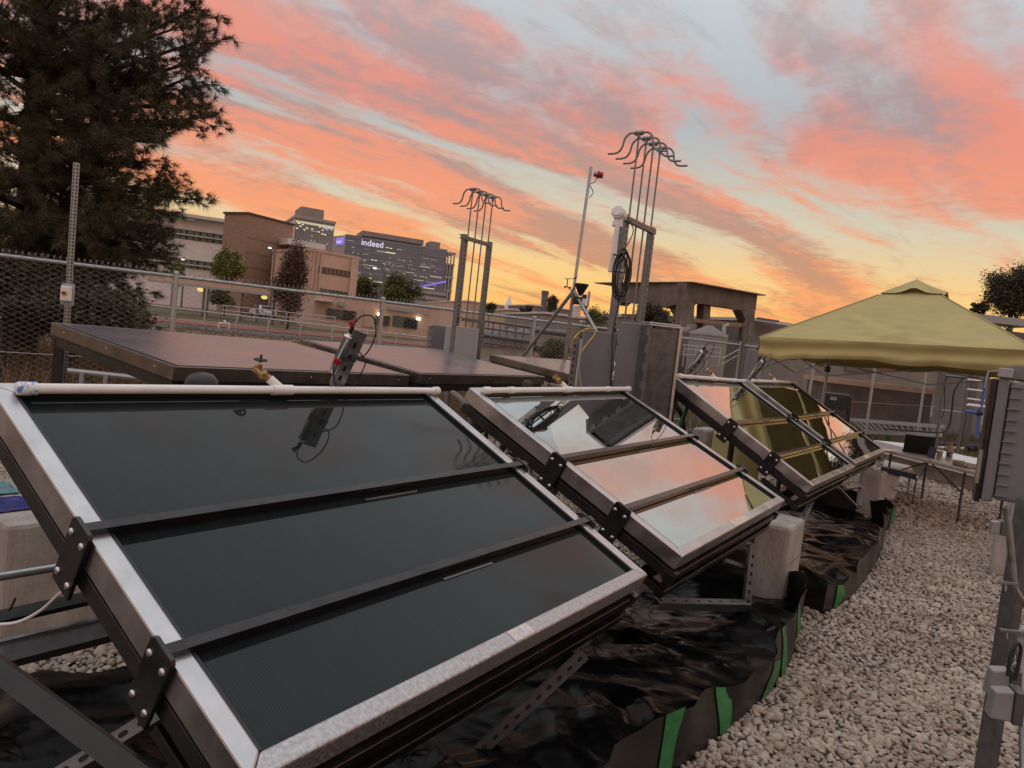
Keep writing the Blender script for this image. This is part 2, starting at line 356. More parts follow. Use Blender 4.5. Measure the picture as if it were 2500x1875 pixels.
m_brglass= M('bronze_glass', (.16, .11, .075), .25, 0, .2, 1)
m_lamp   = M('lamp_glow', (1, .9, .7), .5, 0, 0, emit=(1, .86, .55), estr=4.0)
m_lampy  = M('yellow_lamp_glow', (1, .8, .3), .5, 0, 0, emit=(1, .80, .25), estr=.9)
m_win    = M('lit_office_window', (.8, .75, .5), .5, 0, 0, emit=(.95, .88, .52), estr=.9)
m_winr   = M('dim_office_window', (.4, .37, .28), .5, 0, .25, 3, emit=(.66, .60, .38), estr=.62)
m_signw  = M('white_sign_letters', (.8, .8, .9), .5, 0, 0, emit=(.74, .70, 1.0), estr=.6)
m_signd  = M('dim_sign_letters', (.6, .7, .7), .5, 0, 0, emit=(.6, .72, .70), estr=.55)
m_signb  = M('blue_violet_sign', (.2, .15, .6), .5, 0, 0, emit=(.26, .20, .80), estr=.6)
m_tower  = M('tower_glass', (.165, .18, .23), .30, 0, .25, .06, spec=.6, stretch=(1, 1, 3))  # base colour lightened to stand in for haze over the distance
m_towerl = M('tower_pale_glass', (.25, .245, .27), .28, 0, .25, .05, spec=.6)
m_towerc = M('tower_concrete', (.40, .355, .33), .8, 0, .08, .1)
m_roofbx = M('roof_plant_cladding', (.30, .25, .225), .8, 0, .1, .3)
# white clad building with green ribbon windows
F = Fac('office_building', 'white clad office building with two rows of green ribbon windows behind the pine', 'building', at(150, 484, 91), at(588, 548, 97))
u = lambda y, x=513: F.uv(x, y)[1]
F.box('wall', m_wpanel, 0, 0, F.len, u(662), 0, 14); F.box('wall', m_wpanel, 0, u(640), F.len, u(593), 0, 14); F.box('wall', m_wpanel, 0, u(569), F.len, u(541), 0, 14)
for y0, y1 in ((569, 593), (640, 662)):
    n = 26
    for i in range(n):
        F.box('window', m_dglass if i == n-1 else m_greeng, F.len*i/n+.12, u(y1), F.len*(i+1)/n-(.12 if i % 2 else .03), u(y0), .25, .35)
    F.box('window_band', m_bronze, 0, u(y1), F.len, u(y0), .36, 6)
    F.box('sun_shade', m_fascia, 0, u(y0+14), F.len-.6, u(y0+11.4), -.55, .02)
rf = F.box('roof', m_fascia, -1, u(541)+.02, F.len+1.8, u(533), -1.6, 15)
F.box('soffit_bracket', m_fascia, F.uv(470, 540)[0]-.5, u(547), F.uv(470, 540)[0]+.5, u(541.4), -1.2, .4, rf)
# brown brick block
F = Fac('brick_building', 'windowless brown brick block beside the white office building', 'building', at(606, 523, 86), at(717, 546, 92))
MB().box((0, 0, 0), (F.len, 4.3, F.top)).build('wall', m_brick, F.o); MB().box((-.15, -.15, F.top+.003), (F.len+.15, 4.45, F.top+.25)).build('coping', m_bronze, F.o)
for i in range(6): F.box('ledge', m_brick, .02, 1.2+i*1.75, F.len-.02, 1.28+i*1.75, -.05, -.003)
# pale glass tower
F = Fac('glass_tower', 'pale glass office tower with scattered lit windows above the brick block', 'building', at(722, 531, 250), at(817, 549, 256))
MB().box((0, 0, 0), (F.len, 22, F.top)).build('curtain_wall', m_towerl, F.o)
F.box('cornice', m_towerc, -.4, F.top+.01, F.len+.4, F.top+.9, -.4, 22.4)
F.box('roof_plant', m_roofbx, 2, F.top+.95, F.len*.74, F.top+4.6, 3, 16)
F.box('lit_cornice', m_winr, .2, F.top-1.6, F.len-.2, F.top-.9, -.12, -.01)
for k in range(12): F.box('floor_band', m_towerl, .1, F.top-4-k*3.4, F.len-.1, F.top-3.5-k*3.4, -.1, -.005)
for k in range(11): F.box('mullion', m_tower, F.len*(k+.5)/11-.06, 0, F.len*(k+.5)/11+.06, F.top-2, -.06, -.004)
for x0, x1, y in [(726, 733, 544), (731, 736, 551), (722.8, 727, 556), (741, 745, 560), (760, 764, 558), (779, 783, 553), (758, 772, 563), (775, 780, 565), (784, 790, 570), (792, 796, 572), (737, 741, 547), (747, 752, 556), (786, 789, 561)]:
    F.pbox('lit_window', m_win, x0, y, x1, y+2.6, -.2, -.11)
for x, y in [(760, 575), (758, 586), (766, 588), (798, 595)]: F.pbox('lit_window', m_winr, x, y, x+2.5, y+2.5, -.2, -.11)
u0, z0 = F.uv(787, 558.5); text('sign', 'PayPal', m_signd, F.o, (u0, -.2, z0), 1.45, off=.02)
# tan office with a pale canopy
F = Fac('tan_office', 'tan stucco office with brown ribbon windows below the glass towers', 'building', at(760, 611, 80), at(874, 632, 84))
q = lambda x, y: F.uv(x, y)
MB().box((0, 0, 0), (F.len, 10, F.top)).build('wall', m_tan, F.o)
F.box('parapet', m_tan2, -.1, F.top-.05, F.len+.1, F.top+.25, -.12, 10)
F.box('pilaster', m_tan, F.len-.9, 0, F.len+.02, F.top-.1, -.25, -.004)
for y0, y1, xl in ((649, 664, 771), (703, 718, 777)):
    u0, z1 = q(xl, y0); u1, z0 = q(862, y0+13); zt, zb_ = z1, q(xl, y1)[1]
    F.box('window_band', m_bronze, u0, zb_, u1, zt, -.09, -.004)
    n = 9
    for i in range(n): F.box('window', m_brglass if (y0 < 700 or i < 3) else m_dglass, u0+(u1-u0)*i/n+.07, zb_+.06, u0+(u1-u0)*(i+1)/n-.07, zt-.06, -.12, -.092)
for i in range(3): F.box('pilaster', m_tan2, .25+i*.45, F.top*.45, .45+i*.45, F.top-.1, -.16, -.004)
F2 = Fac('entrance_block', 'recessed tan block with a pale canopy roof behind the brown conifer', 'building', at(712, 590, 90), at(776, 599, 92))
MB().box((0, 0, 0), (F2.len, 8, F2.top-.6)).build('wall', m_tan2, F2.o)
F2.pbox('window', m_dglass, 720, 597, 752, 604, -.2, .02); F2.box('canopy', m_fascia, -1.2, F2.top-.55, F2.len+.2, F2.top+.15, -2.2, 6)
# low annex with doors
F = Fac('service_annex', 'low tan annex with dark recesses and a door behind the fence', 'building', at(770, 716, 70), at(1075, 757, 76))
MB().box((0, 0, 0), (F.len, 8, F.top)).build('wall', m_tan, F.o); F.box('parapet', m_tan2, -.1, F.top+.003, F.len+.1, F.top+.18, -.1, 8)
m_recess = M('green_painted_recess', (.085, .095, .065), .7, 0, .2, .8)
for n_, mt_, x0, y0, x1, y1 in [('roller_door', m_recess, 798, 752, 868, 784), ('vent', m_dglass, 838, 757, 861, 783), ('roller_door', m_recess, 915, 768, 950, 796), ('vent', m_dglass, 931, 770, 948, 793), ('roller_door', m_recess, 960, 770, 1018, 803), ('vent', m_dglass, 987, 778, 1015, 803), ('door', m_tan2, 889, 757, 913, 800)]:
    F.pbox(n_, mt_, x0, y0, x1, y1, -.12 if n_ != 'vent' else -.16, -.004 if n_ != 'vent' else -.125)
F.pbox('canopy', m_fascia, 768, 733, 812, 739, -1.6, -.004)
F.pbox('meter_box', m_greyl, 825, 736, 840, 748, -.4, -.004); F.pbox('pipe_rack', m_greyl, 941, 755, 1045, 760, -.3, -.004)
for x, y in ((924, 767), (1019, 778)): F.pbox('wall_lamp', m_lamp, x-3.6, y-3.6, x+3.6, y+3.6, -.5, -.17)
# tall dark glass tower with sign
F = Fac('sign_tower', 'wide dark glass office tower with a lit roof sign and rows of lit windows', 'building', at(845, 571, 300), at(1092, 613, 316))
MB().box((0, 0, 0), (F.len, 30, F.top)).build('curtain_wall', m_tower, F.o)
uL = F.uv(1114, 617)[0]
for k, y in enumerate((614, 642, 675, 708, 742)):
    z = F.uv(1092, y)[1]; F.box('slab', m_towerc, F.len+.02, z-.7, uL, z, .3, 24)
for k in range(3): F.box('column', m_towerc, F.len+(uL-F.len)*(k+.6)/3-.3, 0, F.len+(uL-F.len)*(k+.6)/3+.3, F.top-.8, .35, .95)
F.box('loggia_wall', m_tower, F.len+.05, 0, uL-.2, F.uv(1092, 645)[1], 3, 24)
H0 = F.uv(845, 745)[1]; FH = (F.top-H0)/10.5
for k in range(11): F.box('floor_band', m_towerl, .2, F.top-1-k*FH, F.len-.2, F.top-.55-k*FH, -.12, -.01)
for k in range(26): F.box('mullion', m_towerl, F.len*(k+.5)/26-.06, 0, F.len*(k+.5)/26+.06, F.top-1, -.08, -.004)
rr = random.Random(3)
zrow = lambda i, xx: F.uv(xx, 0)
def litrow(y_left, segs, mat, h=2.2):
    for x0, x1 in segs: F.pbox('lit_window', mat, x0, y_left+(x0-845)*.171, x1, y_left+(x0-845)*.171+h, -.2, -.125)
litrow(586, [(848, 866), (866, 880)], m_winr); litrow(587, [(942, 950), (952, 957), (969, 981)], m_win); litrow(600, [(858, 865), (889, 901)], m_winr)
litrow(600, [(920, 938), (940, 965)], m_win); litrow(598, [(1030, 1048), (1050, 1068)], m_winr)
litrow(624, [(845, 851), (853, 862), (865, 872)], m_winr); litrow(623, [(906, 912), (915, 920), (942, 956)], m_win); litrow(620, [(996, 1008), (1025, 1050), (1060, 1076)], m_winr)
litrow(638, [(886, 899), (901, 912), (915, 925)], m_win); litrow(640, [(940, 948), (972, 986), (990, 1012), (1016, 1030), (1050, 1078)], m_winr)
litrow(652, [(862, 866), (870, 874)], m_winr); litrow(655, [(945, 950), (968, 982), (994, 1004), (1010, 1034), (1040, 1060)], m_winr); litrow(668, [(898, 902), (904, 907)], m_win); litrow(676, [(912, 935)], m_win); litrow(672, [(985, 1015), (1022, 1060)], m_winr)
for k in range(80): 
    x = rr.uniform(860, 1075); y = rr.choice((612, 628, 644, 660, 676))+rr.uniform(-2, 2); litrow(y, [(x, x+rr.uniform(2, 7))], m_winr, 1.6)
z0, z1 = F.uv(1020, 716), F.uv(1088, 742)
for k in range(3):
    a, b = F.uv(1016, 704+k*14), F.uv(1086, 708+k*14+7); F.box('window_band', m_towerl, a[0], b[1], b[0], a[1]-1.2, -.3, -.13); F.box('slab', m_towerc, a[0]-.5, b[1]-1.4, b[0]+.6, b[1]-.02, -.9, -.01)
    for i in range(14): F.box('mullion', m_towerc, a[0]+(b[0]-a[0])*i/14, b[1], a[0]+(b[0]-a[0])*i/14+.22, a[1]-1.2, -.45, -.31)
a, b = F.uv(1002, 705), F.uv(1086, 688); F.o['label'] = F.o['label']
MB().tube([(a[0], -1.2, a[1]), (b[0], -1.2, b[1])], .45, 6).build('light_strip', m_signb, F.o)
u0, z0 = F.uv(881, 597.5); text('sign', 'indeed', m_signw, F.o, (u0, -.4, z0), 3.5, off=.03)
# pale side wall of the tower, running back to the left
ps = at(813, 574, 309)-at(845, 571, 300); ps.z = 0
mside = F.inv @ frame((F.a.x-.02*ps.normalized().x, F.a.y, F.zb), -ps)
sw = MB().box((-ps.length, .02, 0), (-.02, 8, F.top-.5)).build('side_wall', m_towerc, F.o, mtx=mside)
sg = MB().box((-ps.length*.66, -.3, F.top-4.4), (-1.0, .0, F.top-1.4)).build('sign', m_signb, F.o, mtx=mside)
text('lettering', 'indeed', m_signw, sg, (-ps.length*.62, -.34, F.top-3.6), 1.7, off=.03)
F.pbox('roof_plant', m_roofbx, 889, 560, 1039, 596, 4, 20); F.pbox('roof_plant', m_roofbx, 1056, 587, 1078, 606, 3, 12)
# covered walkway with lamps
F = Fac('covered_walkway', 'covered walkway with a flat tan roof and yellow lamps behind the fence', 'walkway', at(362, 669, 62), at(680, 716, 66))
zt = F.top
F.box('roof', m_tan, 0, zt-.42, F.len, zt, 0, 3.2); F.box('gutter', m_greyl, 0, zt-.62, F.len, zt-.43, -.1, .06)
for x in (420, 498, 508, 593, 632, 672): F.box('post', m_galvd, F.uv(x, 720)[0]-.11, 0, F.uv(x, 720)[0]+.11, zt-.63, .3, .55)
for x in (488, 647): u_ = F.uv(x, 706+(x-488)*.12); MB().lathe([(.05, -.20), (.24, -.12), (.30, .0), (.22, .1), (.04, .16)], 14, T(u_[0], 1.3, u_[1])).build('lamp', m_lampy, F.o)
# concrete frame of an old plant
DS = 45.0
F = Fac('concrete_structure', 'old weathered concrete frame with open bays standing against the sunset', 'structure', at(1677, 688, DS), at(1850, 722, DS*1.085), zb=.3)
zz = lambda pts: [(1500+x/6.144, 680+y/6.144) for x, y in pts]
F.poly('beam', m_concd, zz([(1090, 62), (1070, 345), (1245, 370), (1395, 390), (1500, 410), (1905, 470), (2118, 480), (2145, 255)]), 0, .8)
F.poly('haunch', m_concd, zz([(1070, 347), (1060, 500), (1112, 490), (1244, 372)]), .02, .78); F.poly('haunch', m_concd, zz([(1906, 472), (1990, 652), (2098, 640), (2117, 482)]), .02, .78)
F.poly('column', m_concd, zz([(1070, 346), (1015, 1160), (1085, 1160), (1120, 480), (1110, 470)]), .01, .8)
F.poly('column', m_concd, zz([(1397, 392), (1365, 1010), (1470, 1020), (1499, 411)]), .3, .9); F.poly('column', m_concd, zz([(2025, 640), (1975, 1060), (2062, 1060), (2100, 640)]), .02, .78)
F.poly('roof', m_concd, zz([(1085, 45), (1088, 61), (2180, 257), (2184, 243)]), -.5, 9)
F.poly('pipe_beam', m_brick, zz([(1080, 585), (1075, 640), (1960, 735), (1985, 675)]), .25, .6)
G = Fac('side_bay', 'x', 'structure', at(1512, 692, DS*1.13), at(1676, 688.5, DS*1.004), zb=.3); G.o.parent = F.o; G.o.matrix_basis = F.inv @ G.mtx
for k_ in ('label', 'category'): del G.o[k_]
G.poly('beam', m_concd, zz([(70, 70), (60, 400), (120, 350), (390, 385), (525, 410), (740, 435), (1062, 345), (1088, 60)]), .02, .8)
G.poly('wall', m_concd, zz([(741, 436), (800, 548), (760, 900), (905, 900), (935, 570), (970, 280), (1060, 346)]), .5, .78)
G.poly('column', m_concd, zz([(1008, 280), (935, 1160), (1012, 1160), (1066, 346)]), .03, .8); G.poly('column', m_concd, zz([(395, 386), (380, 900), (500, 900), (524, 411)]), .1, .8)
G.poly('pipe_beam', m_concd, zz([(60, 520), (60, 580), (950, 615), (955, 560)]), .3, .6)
# things between and behind its columns
m_pale = M('pale_metal_siding', (.24, .21, .20), .7, 0, .1, .4, stretch=(3, 3, .4)); m_pale2 = M('grey_siding', (.22, .20, .20), .7, 0, .12, .5, stretch=(4, 4, .4))
def lowbox(name, label, cat, x0, y0, x1, y1, d, deep, mat, d2=None, zb=None, roofm=None):
    f_ = Fac(name, label, cat, at(x0, y0, d), at(x1, y1, d2 or d), zb=zb)
    MB().box((0, 0, 0), (f_.len, deep, f_.top)).build('wall', mat, f_.o); f_.box('roof', roofm or m_fascia, -.2, f_.top+.003, f_.len+.2, f_.top+.22, -.25, deep+.2); return f_
c = at(1722, 880, 41); c.z = 0
t = thing('storage_tank', 'pale storage tank with a shallow cone top under the concrete frame', 'tank', c)
r_ = 1.05; zt = at(1722, 815, 41).z
MB().lathe([(r_, 0), (r_, zt), (r_*.98, zt+.05), (.25, zt+.42), (.2, zt+.5)], 28).build('shell', m_pale, t); MB().lathe([(r_+.03, zt-.1), (r_+.03, zt+.02)], 28).build('rim', m_greyl, t)
MB().tube([(r_*.7, -.4, zt-.1), (r_*.7, -.4, zt+.55), (r_*.9, -.4, zt+.6)], .12, 8).build('vent_pipe', m_greyl, t)
b_ = MB()
b_.tube(bez([at(1690, 792, 43), at(1688, 800, 43), at(1680, 808, 43), at(1665, 811, 43)], 6), .28, 10); tag(b_.build('bent_duct', m_pale), 'fat pale elbow duct hanging below the concrete frame beam', 'duct')
lowbox('plant_shed', 'grey siding shed behind the storage tank', 'shed', 1586, 794, 1850, 828, 58, 12, m_pale2, 62)
lowbox('pump_house', 'pale low plant building left of the concrete frame', 'building', 1560, 775, 1640, 787, 52, 6, m_pale, 53)
f_ = lowbox('pipe_gallery', 'long low grey building with roof pipes beside the yellow canopy', 'building', 1842, 784, 2010, 800, 52, 14, m_pale2, 55)
f_.pbox('duct', m_greyl, 1842, 790, 1890, 798, -1.2, -.3); f_.pbox('parapet_rail', m_galvd, 1838, 779, 1890, 782, -.5, -.4)
f_ = lowbox('red_band_building', 'long pale building with a red band seen under the yellow canopy', 'building', 1990, 862, 2420, 911, 62, 14, m_pale, 64)
f_.pbox('red_band', m_red, 2003, 884, 2200, 905, -.1, -.004)
for x in (2065, 2105): f_.pbox('shutter', m_galvd, x, 880, x+30, 908, -.2, -.105)
# handrails, stair and pipes of the plant
t = thing('plant_handrail', 'grey tubular handrail and stair in front of the storage tank', 'railing', (0, 0, 0))
D_ = 36
for x0, y0, x1, y1 in [(1666, 842, 1760, 850), (1672, 852, 1762, 862), (1670, 866, 1764, 872), (1762, 876, 1812, 849), (1762, 890, 1800, 868)]: MB().tube([at(x0, y0, D_), at(x1, y1, D_)], .03, 6).build('rail', m_pipe, t)
for x in (1672, 1700, 1730, 1760): MB().tube([at(x, 842+(x-1672)*.085, D_), at(x-6, 895, D_)], .028, 6).build('post', m_pipe, t)
# far skyline in the gap between the racks
lowbox('tan_hall', 'far tan hall with a flat roof under the spire', 'building', 1140, 736, 1265, 752, 140, 30, m_tan, 144)
lowbox('grey_hall', 'far grey hall right of the chimney', 'building', 1300, 746, 1400, 757, 130, 20, m_pale2, 133)
lowbox('low_hall', 'far low tan hall below the small trees', 'building', 1250, 757, 1420, 779, 105, 20, m_tan2, 108)
lowbox('white_hall', 'white walled hall behind the tripod mast', 'building', 1330, 766, 1470, 782, 80, 16, m_pale, 82)
p = at(1242, 748, 142); s_ = thing('spire', 'slender white spire above the far tan hall', 'spire', (p.x, p.y, 0))
MB().lathe([(.85, 0), (.85, p.z), (.6, p.z+.5), (.45, p.z+1.2), (.15, p.z+1.9)], 12).build('tower', m_white, s_); MB().tube([(0, 0, p.z+1.9), (0, 0, at(1243, 721, 142).z)], .12, 6).build('mast', m_white, s_)
p = at(1327, 750, 131); s_ = thing('chimney', 'thin grey chimney rising from the far grey hall', 'chimney', (p.x, p.y, 0)); zt = at(1329, 713, 131).z
MB().tube([(0, 0, 0), (0, 0, zt)], [.75, .55], 10).build('shaft', m_galvd, s_); MB().tube([(0, 0, zt-.5), (0, 0, zt+.2)], .7, 10).build('collar', m_galvd, s_)
# pipe racks and handrails of the yard behind the long fence
t = thing('pipe_rack', 'rusty pipe rack with grey rails behind the fence right of the strut racks', 'pipe rack', (0, 0, 0)); D_ = 27
for x0, y0, x1, y1, r in [(1180, 783, 1305, 800, .05), (1180, 800, 1305, 818, .04), (1180, 818, 1310, 836, .10), (1305, 806, 1390, 816, .12), (1180, 836, 1305, 852, .035)]: MB().tube([at(x0, y0, D_), at(x1, y1, D_)], r, 8).build('pipe', m_galvd, t)
for x in (1183, 1205, 1222, 1240, 1260, 1280): MB().tube([at(x, 784+(x-1183)*.136, D_), at(x-7, 850, D_)], .03, 6).build('post', m_galvd, t)
for x in (1190, 1215, 1245, 1275): MB().lathe([(.3, -.3), (.34, -.1), (.34, .2), (.2, .4), (.08, .45)], 12, T(*at(x, 830, D_+1.2))).build('valve', m_pale, t)
lowbox('plinth', 'pale block wall behind the pipe rack', 'wall', 1175, 838, 1310, 852, 33, 4, m_conc, 34)
lowbox('brick_plinth', 'rust brown bank wall behind the fence below the yellow canopy', 'wall', 2030, 935, 2276, 972, 30, 8, M('rusty_bank', (.09, .055, .04), .9, 0, .3, 1.5), 29, zb=.0, roofm=M('sand_coping', (.45, .30, .21), .9, 0, .15, 3))
# canopy roof of the building at the right edge
F = Fac('loading_canopy', 'dark loading canopy with pipes and string lights at the right edge', 'canopy', at(2378, 765, 22), at(2530, 774, 22), zb=0)
F.box('roof', m_greyl, 0, F.top-.22, F.len, F.top, 0, 7); F.box('beam', m_galvd, .3, F.top-.62, F.len, F.top-.40, .2, .5)
for y, mt_ in ((790, m_galv), (797, m_galvd), (806, m_galvd), (815, m_galvd)): a_ = F.uv(2430, y); MB().tube([(a_[0]-.4, 1.0, a_[1]), (F.len, 1.0, a_[1]-.02)], .06, 8).build('pipe', mt_, F.o)
for i in range(16): x, z = F.uv(2444+i*4.2, 797+(i % 3)*2.4); MB().lathe([(.01, -.018), (.022, 0), (.01, .018)], 6, T(x, .9, z)).build('bulb', m_lampy, F.o)
F.box('wall', m_pale2, 2.3, 0, F.len+2, F.top-.9, 5, 5.3)
for x in (.6, F.len-.2): F.box('post', m_galvd, x-.1, 0, x+.1, F.top-.63, .4, .6)
# white car at the kerb
p = gnd(640, 772, 1.0); p = at(641, 768, 84); zc = hgt(p.x, p.y)
def car(loc, rz, label):
    o = thing('parked_car', label, 'car', loc, rz)
    prof = [(-2.25, .35), (-2.28, .75), (-2.1, 1.0), (-1.75, 1.08), (-1.25, 1.45), (-.6, 1.52), (.35, 1.47), (1.05, 1.05), (1.9, .92), (2.25, .72), (2.28, .38)]
    MB().prism([(x, z) for x, z in prof][::-1], -.88, .88, RX(math.pi/2)).build('body', M('white_car_paint', (.62, .62, .64), .25, 0, .03, 2, coat=.6), o, .06)
    for s in (-1, 1):
        MB().prism([(-1.2, 1.08), (.85, 1.06), (.3, 1.40), (-.55, 1.45), (-1.1, 1.40)], -.012, .012, T(0, s*.885, 0) @ RX(math.pi/2)).build('side_window', m_dglass, o)
        for x in (-1.4, 1.42):
            w = MB().lathe([(.33, -.11), (.34, 0), (.33, .11)], 18, T(x, s*.80, .33) @ RX(math.pi/2)).build('wheel', m_rub, o); MB().lathe([(.2, -.118), (.2, .118)], 12, T(x, s*.80, .33) @ RX(math.pi/2)).build('rim', m_galv, w)
        MB().box((-2.31, s*.86-.12, .78), (-2.2, s*.86+.005, .98)).build('tail_lamp', m_red, o)
    MB().box((-.02, -.7, -.2), (.02, .7, .2), T(-1.55, 0, 1.27) @ RY(math.radians(55))).build('rear_window', m_dglass, o); MB().box((-2.33, -.28, .55), (-2.27, .28, .68)).build('number_plate', m_white, o)
    MB().box((-2.36, -.85, .32), (-2.2, .85, .50)).build('bumper', m_galvd, o, .03)
    return o
car((p.x, p.y, zc), math.radians(128), 'white hatchback parked beside the covered walkway')
# street lamps
def street_lamp(label, xt, yt, xh, yh, d):
    top, head = at(xt, yt, d), at(xh, yh, d); z = hgt(top.x, top.y)
    o = thing('street_lamp', label, 'street lamp', (top.x, top.y, z), group='street lamps beyond the fence')
    MB().tube([(0, 0, -.2), (0, 0, top.z-z)], [.11, .07], 8).build('pole', m_galvd, o); h = head-Vector((top.x, top.y, z))
    MB().tube(bez([(0, 0, top.z-z-.05), h*.5+Vector((0, 0, (top.z-z)*.5+.25)), h], 5), .05, 6).build('arm', m_galvd, o)
    MB().lathe([(.10, -.11), (.26, -.06), (.24, .06), (.05, .12)], 12, T(*h)).build('luminaire', m_galv, o); MB().lathe([(.05, -.17), (.20, -.12), (.20, -.10)], 10, T(*h)).build('glow', m_lamp, o)
street_lamp('curved street lamp in front of the sign tower', 939, 664, 916, 652, 66)
street_lamp('lit street lamp above the brown conifer', 672, 610, 659, 603, 82)
street_lamp('small lit lamp at the edge of the pine below the white building', 452, 634, 447, 631, 84)
# steel handrail in front of the walkway
t = thing('path_handrail', 'thin steel handrail along the path in front of the brown conifer', 'railing', (0, 0, 0)); D_ = 52
for dy in (0, 12): MB().tube([at(540, 745+dy, D_), at(820, 775+dy, D_)], .035, 6).build('rail', m_pipe, t)
for i in range(8): x = 545+i*39; MB().tube([at(x, 745.5+(x-540)*.107, D_), at(x-3, 775+(x-540)*.107, D_)], .03, 6).build('post', m_pipe, t)
t = thing('roadside_rail', 'low pipe rail beside the running track', 'railing', (0, 0, 0)); D_ = 42
MB().tube([at(340, 742, D_), at(1060, 826, D_)], .045, 6).build('rail', m_pipe, t)
for i in range(10): x = 345+i*78; MB().tube([at(x, 742.5+(x-340)*.117, D_), at(x-4, 775+(x-340)*.117, D_)], .04, 6).build('post', m_pipe, t)
# white welded stand and dark barrow standing in the field
t = thing('pipe_stand', 'small white bent pipe stand in the field behind the fence', 'stand', (0, 0, 0)); D_ = 30
MB().tube([at(534, 800, D_), at(534, 788, D_), at(560, 790, D_), at(558, 803, D_)], .03, 6).build('frame', m_white, t); MB().tube([at(547, 782, D_), at(551, 788, D_)], .04, 6).build('knob', m_white, t)
# ---------------------------------------------------------------- trees and plants
def leaves_mesh(name, C_, mat, parent, size, rng, aspect=1.8, up=.3):
    n = len(C_); a = rng.normal(size=(n, 3)); a[:, 2] *= .6; a /= np.linalg.norm(a, axis=1)[:, None]
    b = np.cross(a, rng.normal(size=(n, 3))); b /= np.linalg.norm(b, axis=1)[:, None]
    s = size*rng.uniform(.6, 1.35, n)[:, None]; a = a*s*aspect; b = b*s
    V = np.stack([C_-a*.5, C_+b*.42, C_+a*.6, C_-b*.42], 1).reshape(-1, 3); F_ = np.arange(4*n).reshape(n, 4)
    o = np_mesh(name, V, F_, mat, False); o.parent = parent; return o
def needle_mesh(name, P, D, mat, parent, rng, per=44, ln=.17, wid=.0085):
    """tufts of needles at points P pointing along D"""
    n = len(P); P = np.repeat(P, per, 0); D = np.repeat(D, per, 0); k = n*per
    r = rng.normal(size=(k, 3)); r -= D*np.sum(r*D, 1)[:, None]; r /= np.linalg.norm(r, axis=1)[:, None]
    th = rng.uniform(.25, 1.35, k)[:, None]; d = D*np.cos(th)+r*np.sin(th); d[:, 2] -= .10; L_ = ln*rng.uniform(.65, 1.15, k)[:, None]
    w = np.cross(d, rng.normal(size=(k, 3))); w /= np.linalg.norm(w, axis=1)[:, None]
    st = P+D*rng.uniform(-.05, .05, k)[:, None]
    V = np.stack([st-w*wid*.5, st+w*wid*.5, st+d*L_], 1).reshape(-1, 3)
    o = np_mesh(name, V, np.arange(3*k).reshape(k, 3), mat, False); o.parent = parent; return o
m_needle = M('pine_needles', (.048, .042, .018), .75, 0, col2=(.105, .088, .040), scale=.8, thr=(.35, .65), island=.3)
m_bark = M('pine_bark', (.045, .034, .028), .95, 0, .3, 6, .6, 30)
def pine(label, base, height, ends, rnd, seed):
    rng = np.random.default_rng(seed); rr = random.Random(seed)
    o = thing('pine_tree', label, 'pine tree', base); b = Vector(base)
    MB().tube([(0, 0, -.1), (.05, 0, 2), (-.05, .1, 5), (.1, 0, 8), (0, .1, height)], [.30, .26, .21, .15, .04], 12).build('trunk', m_bark, o)
    limbs = [(Vector(e)-b, z0) for e, z0 in ends]
    for _ in range(rnd):
        z0 = rr.uniform(1.4, height-1.0); a = rr.uniform(0, 2*math.pi); ln = (3.5-.20*abs(z0-4.5))*rr.uniform(.5, 1.0)*(.72 if math.cos(a) > .1 else 1)*(1 if z0 < 8 else max(.3, (height+1-z0)/5))
        limbs.append((Vector((math.cos(a)*ln, math.sin(a)*ln, z0+rr.uniform(-.2, .9))), z0))
    bw = MB(); P, D = [], []
    for e, z0 in limbs:
        s = Vector((0, 0, z0)); ln = (e-s).length; mid = s.lerp(e, .5)+Vector((rr.uniform(-.3, .3), rr.uniform(-.3, .3), -.10*ln*.5))
        path = bez([s, mid, e], 7); bw.tube(path, [max(.012, .035+.012*ln)*(1-.8*i/(len(path)-1)) for i in range(len(path))], 6)
        nt = max(7, int(ln*7))
        for k in range(nt):
            f = .22+.78*(k+rr.random()*.6)/nt; i = min(int(f*(len(path)-1)), len(path)-2); p = path[i].lerp(path[i+1], f*(len(path)-1)-i)
            d = (path[i+1]-path[i]).normalized()
            side = d.cross(Vector((0, 0, 1))).normalized()*(1 if k % 2 else -1)
            td = (d*rr.uniform(.3, 1.0)+side*rr.uniform(.3, 1.1)+Vector((0, 0, rr.uniform(-.45, .55)))).normalized(); tl = rr.uniform(.35, .95)*(1.15-.45*f)
            q = p+td*tl+Vector((0, 0, .08)); tp = [p, p.lerp(q, .55)+Vector((0, 0, -.04)), q]; bw.tube(tp, [.012, .009, .005], 4)
            m_ = max(2, int(tl/.13))
            for j in range(m_):
                g = .25+.75*(j+.5)/m_; P.append(p.lerp(q, g)+Vector((rr.gauss(0, .05), rr.gauss(0, .05), rr.gauss(0, .05)))); D.append((td+Vector((rr.gauss(0, .35), rr.gauss(0, .35), rr.gauss(.1, .35)))).normalized())
            for j in range(3): P.append(q+Vector((rr.gauss(0, .07), rr.gauss(0, .07), rr.gauss(0, .07)))); D.append((td+Vector((rr.gauss(0, .5), rr.gauss(0, .5), rr.gauss(.15, .5)))).normalized())
        for j in range(5): P.append(e+Vector((rr.gauss(0, .1), rr.gauss(0, .1), rr.gauss(0, .1)))); D.append(((e-mid).normalized()+Vector((rr.gauss(0, .5), rr.gauss(0, .5), rr.gauss(.2, .5)))).normalized())
    bw.build('limbs', m_bark, o)
    needle_mesh('crown', np.array([p[:] for p in P]), np.array([d[:] for d in D]), m_needle, o, rng)
    print('pine tufts', len(P)); return o
TB = at(62, 640, 13.2); TB.z = 0
ends = []
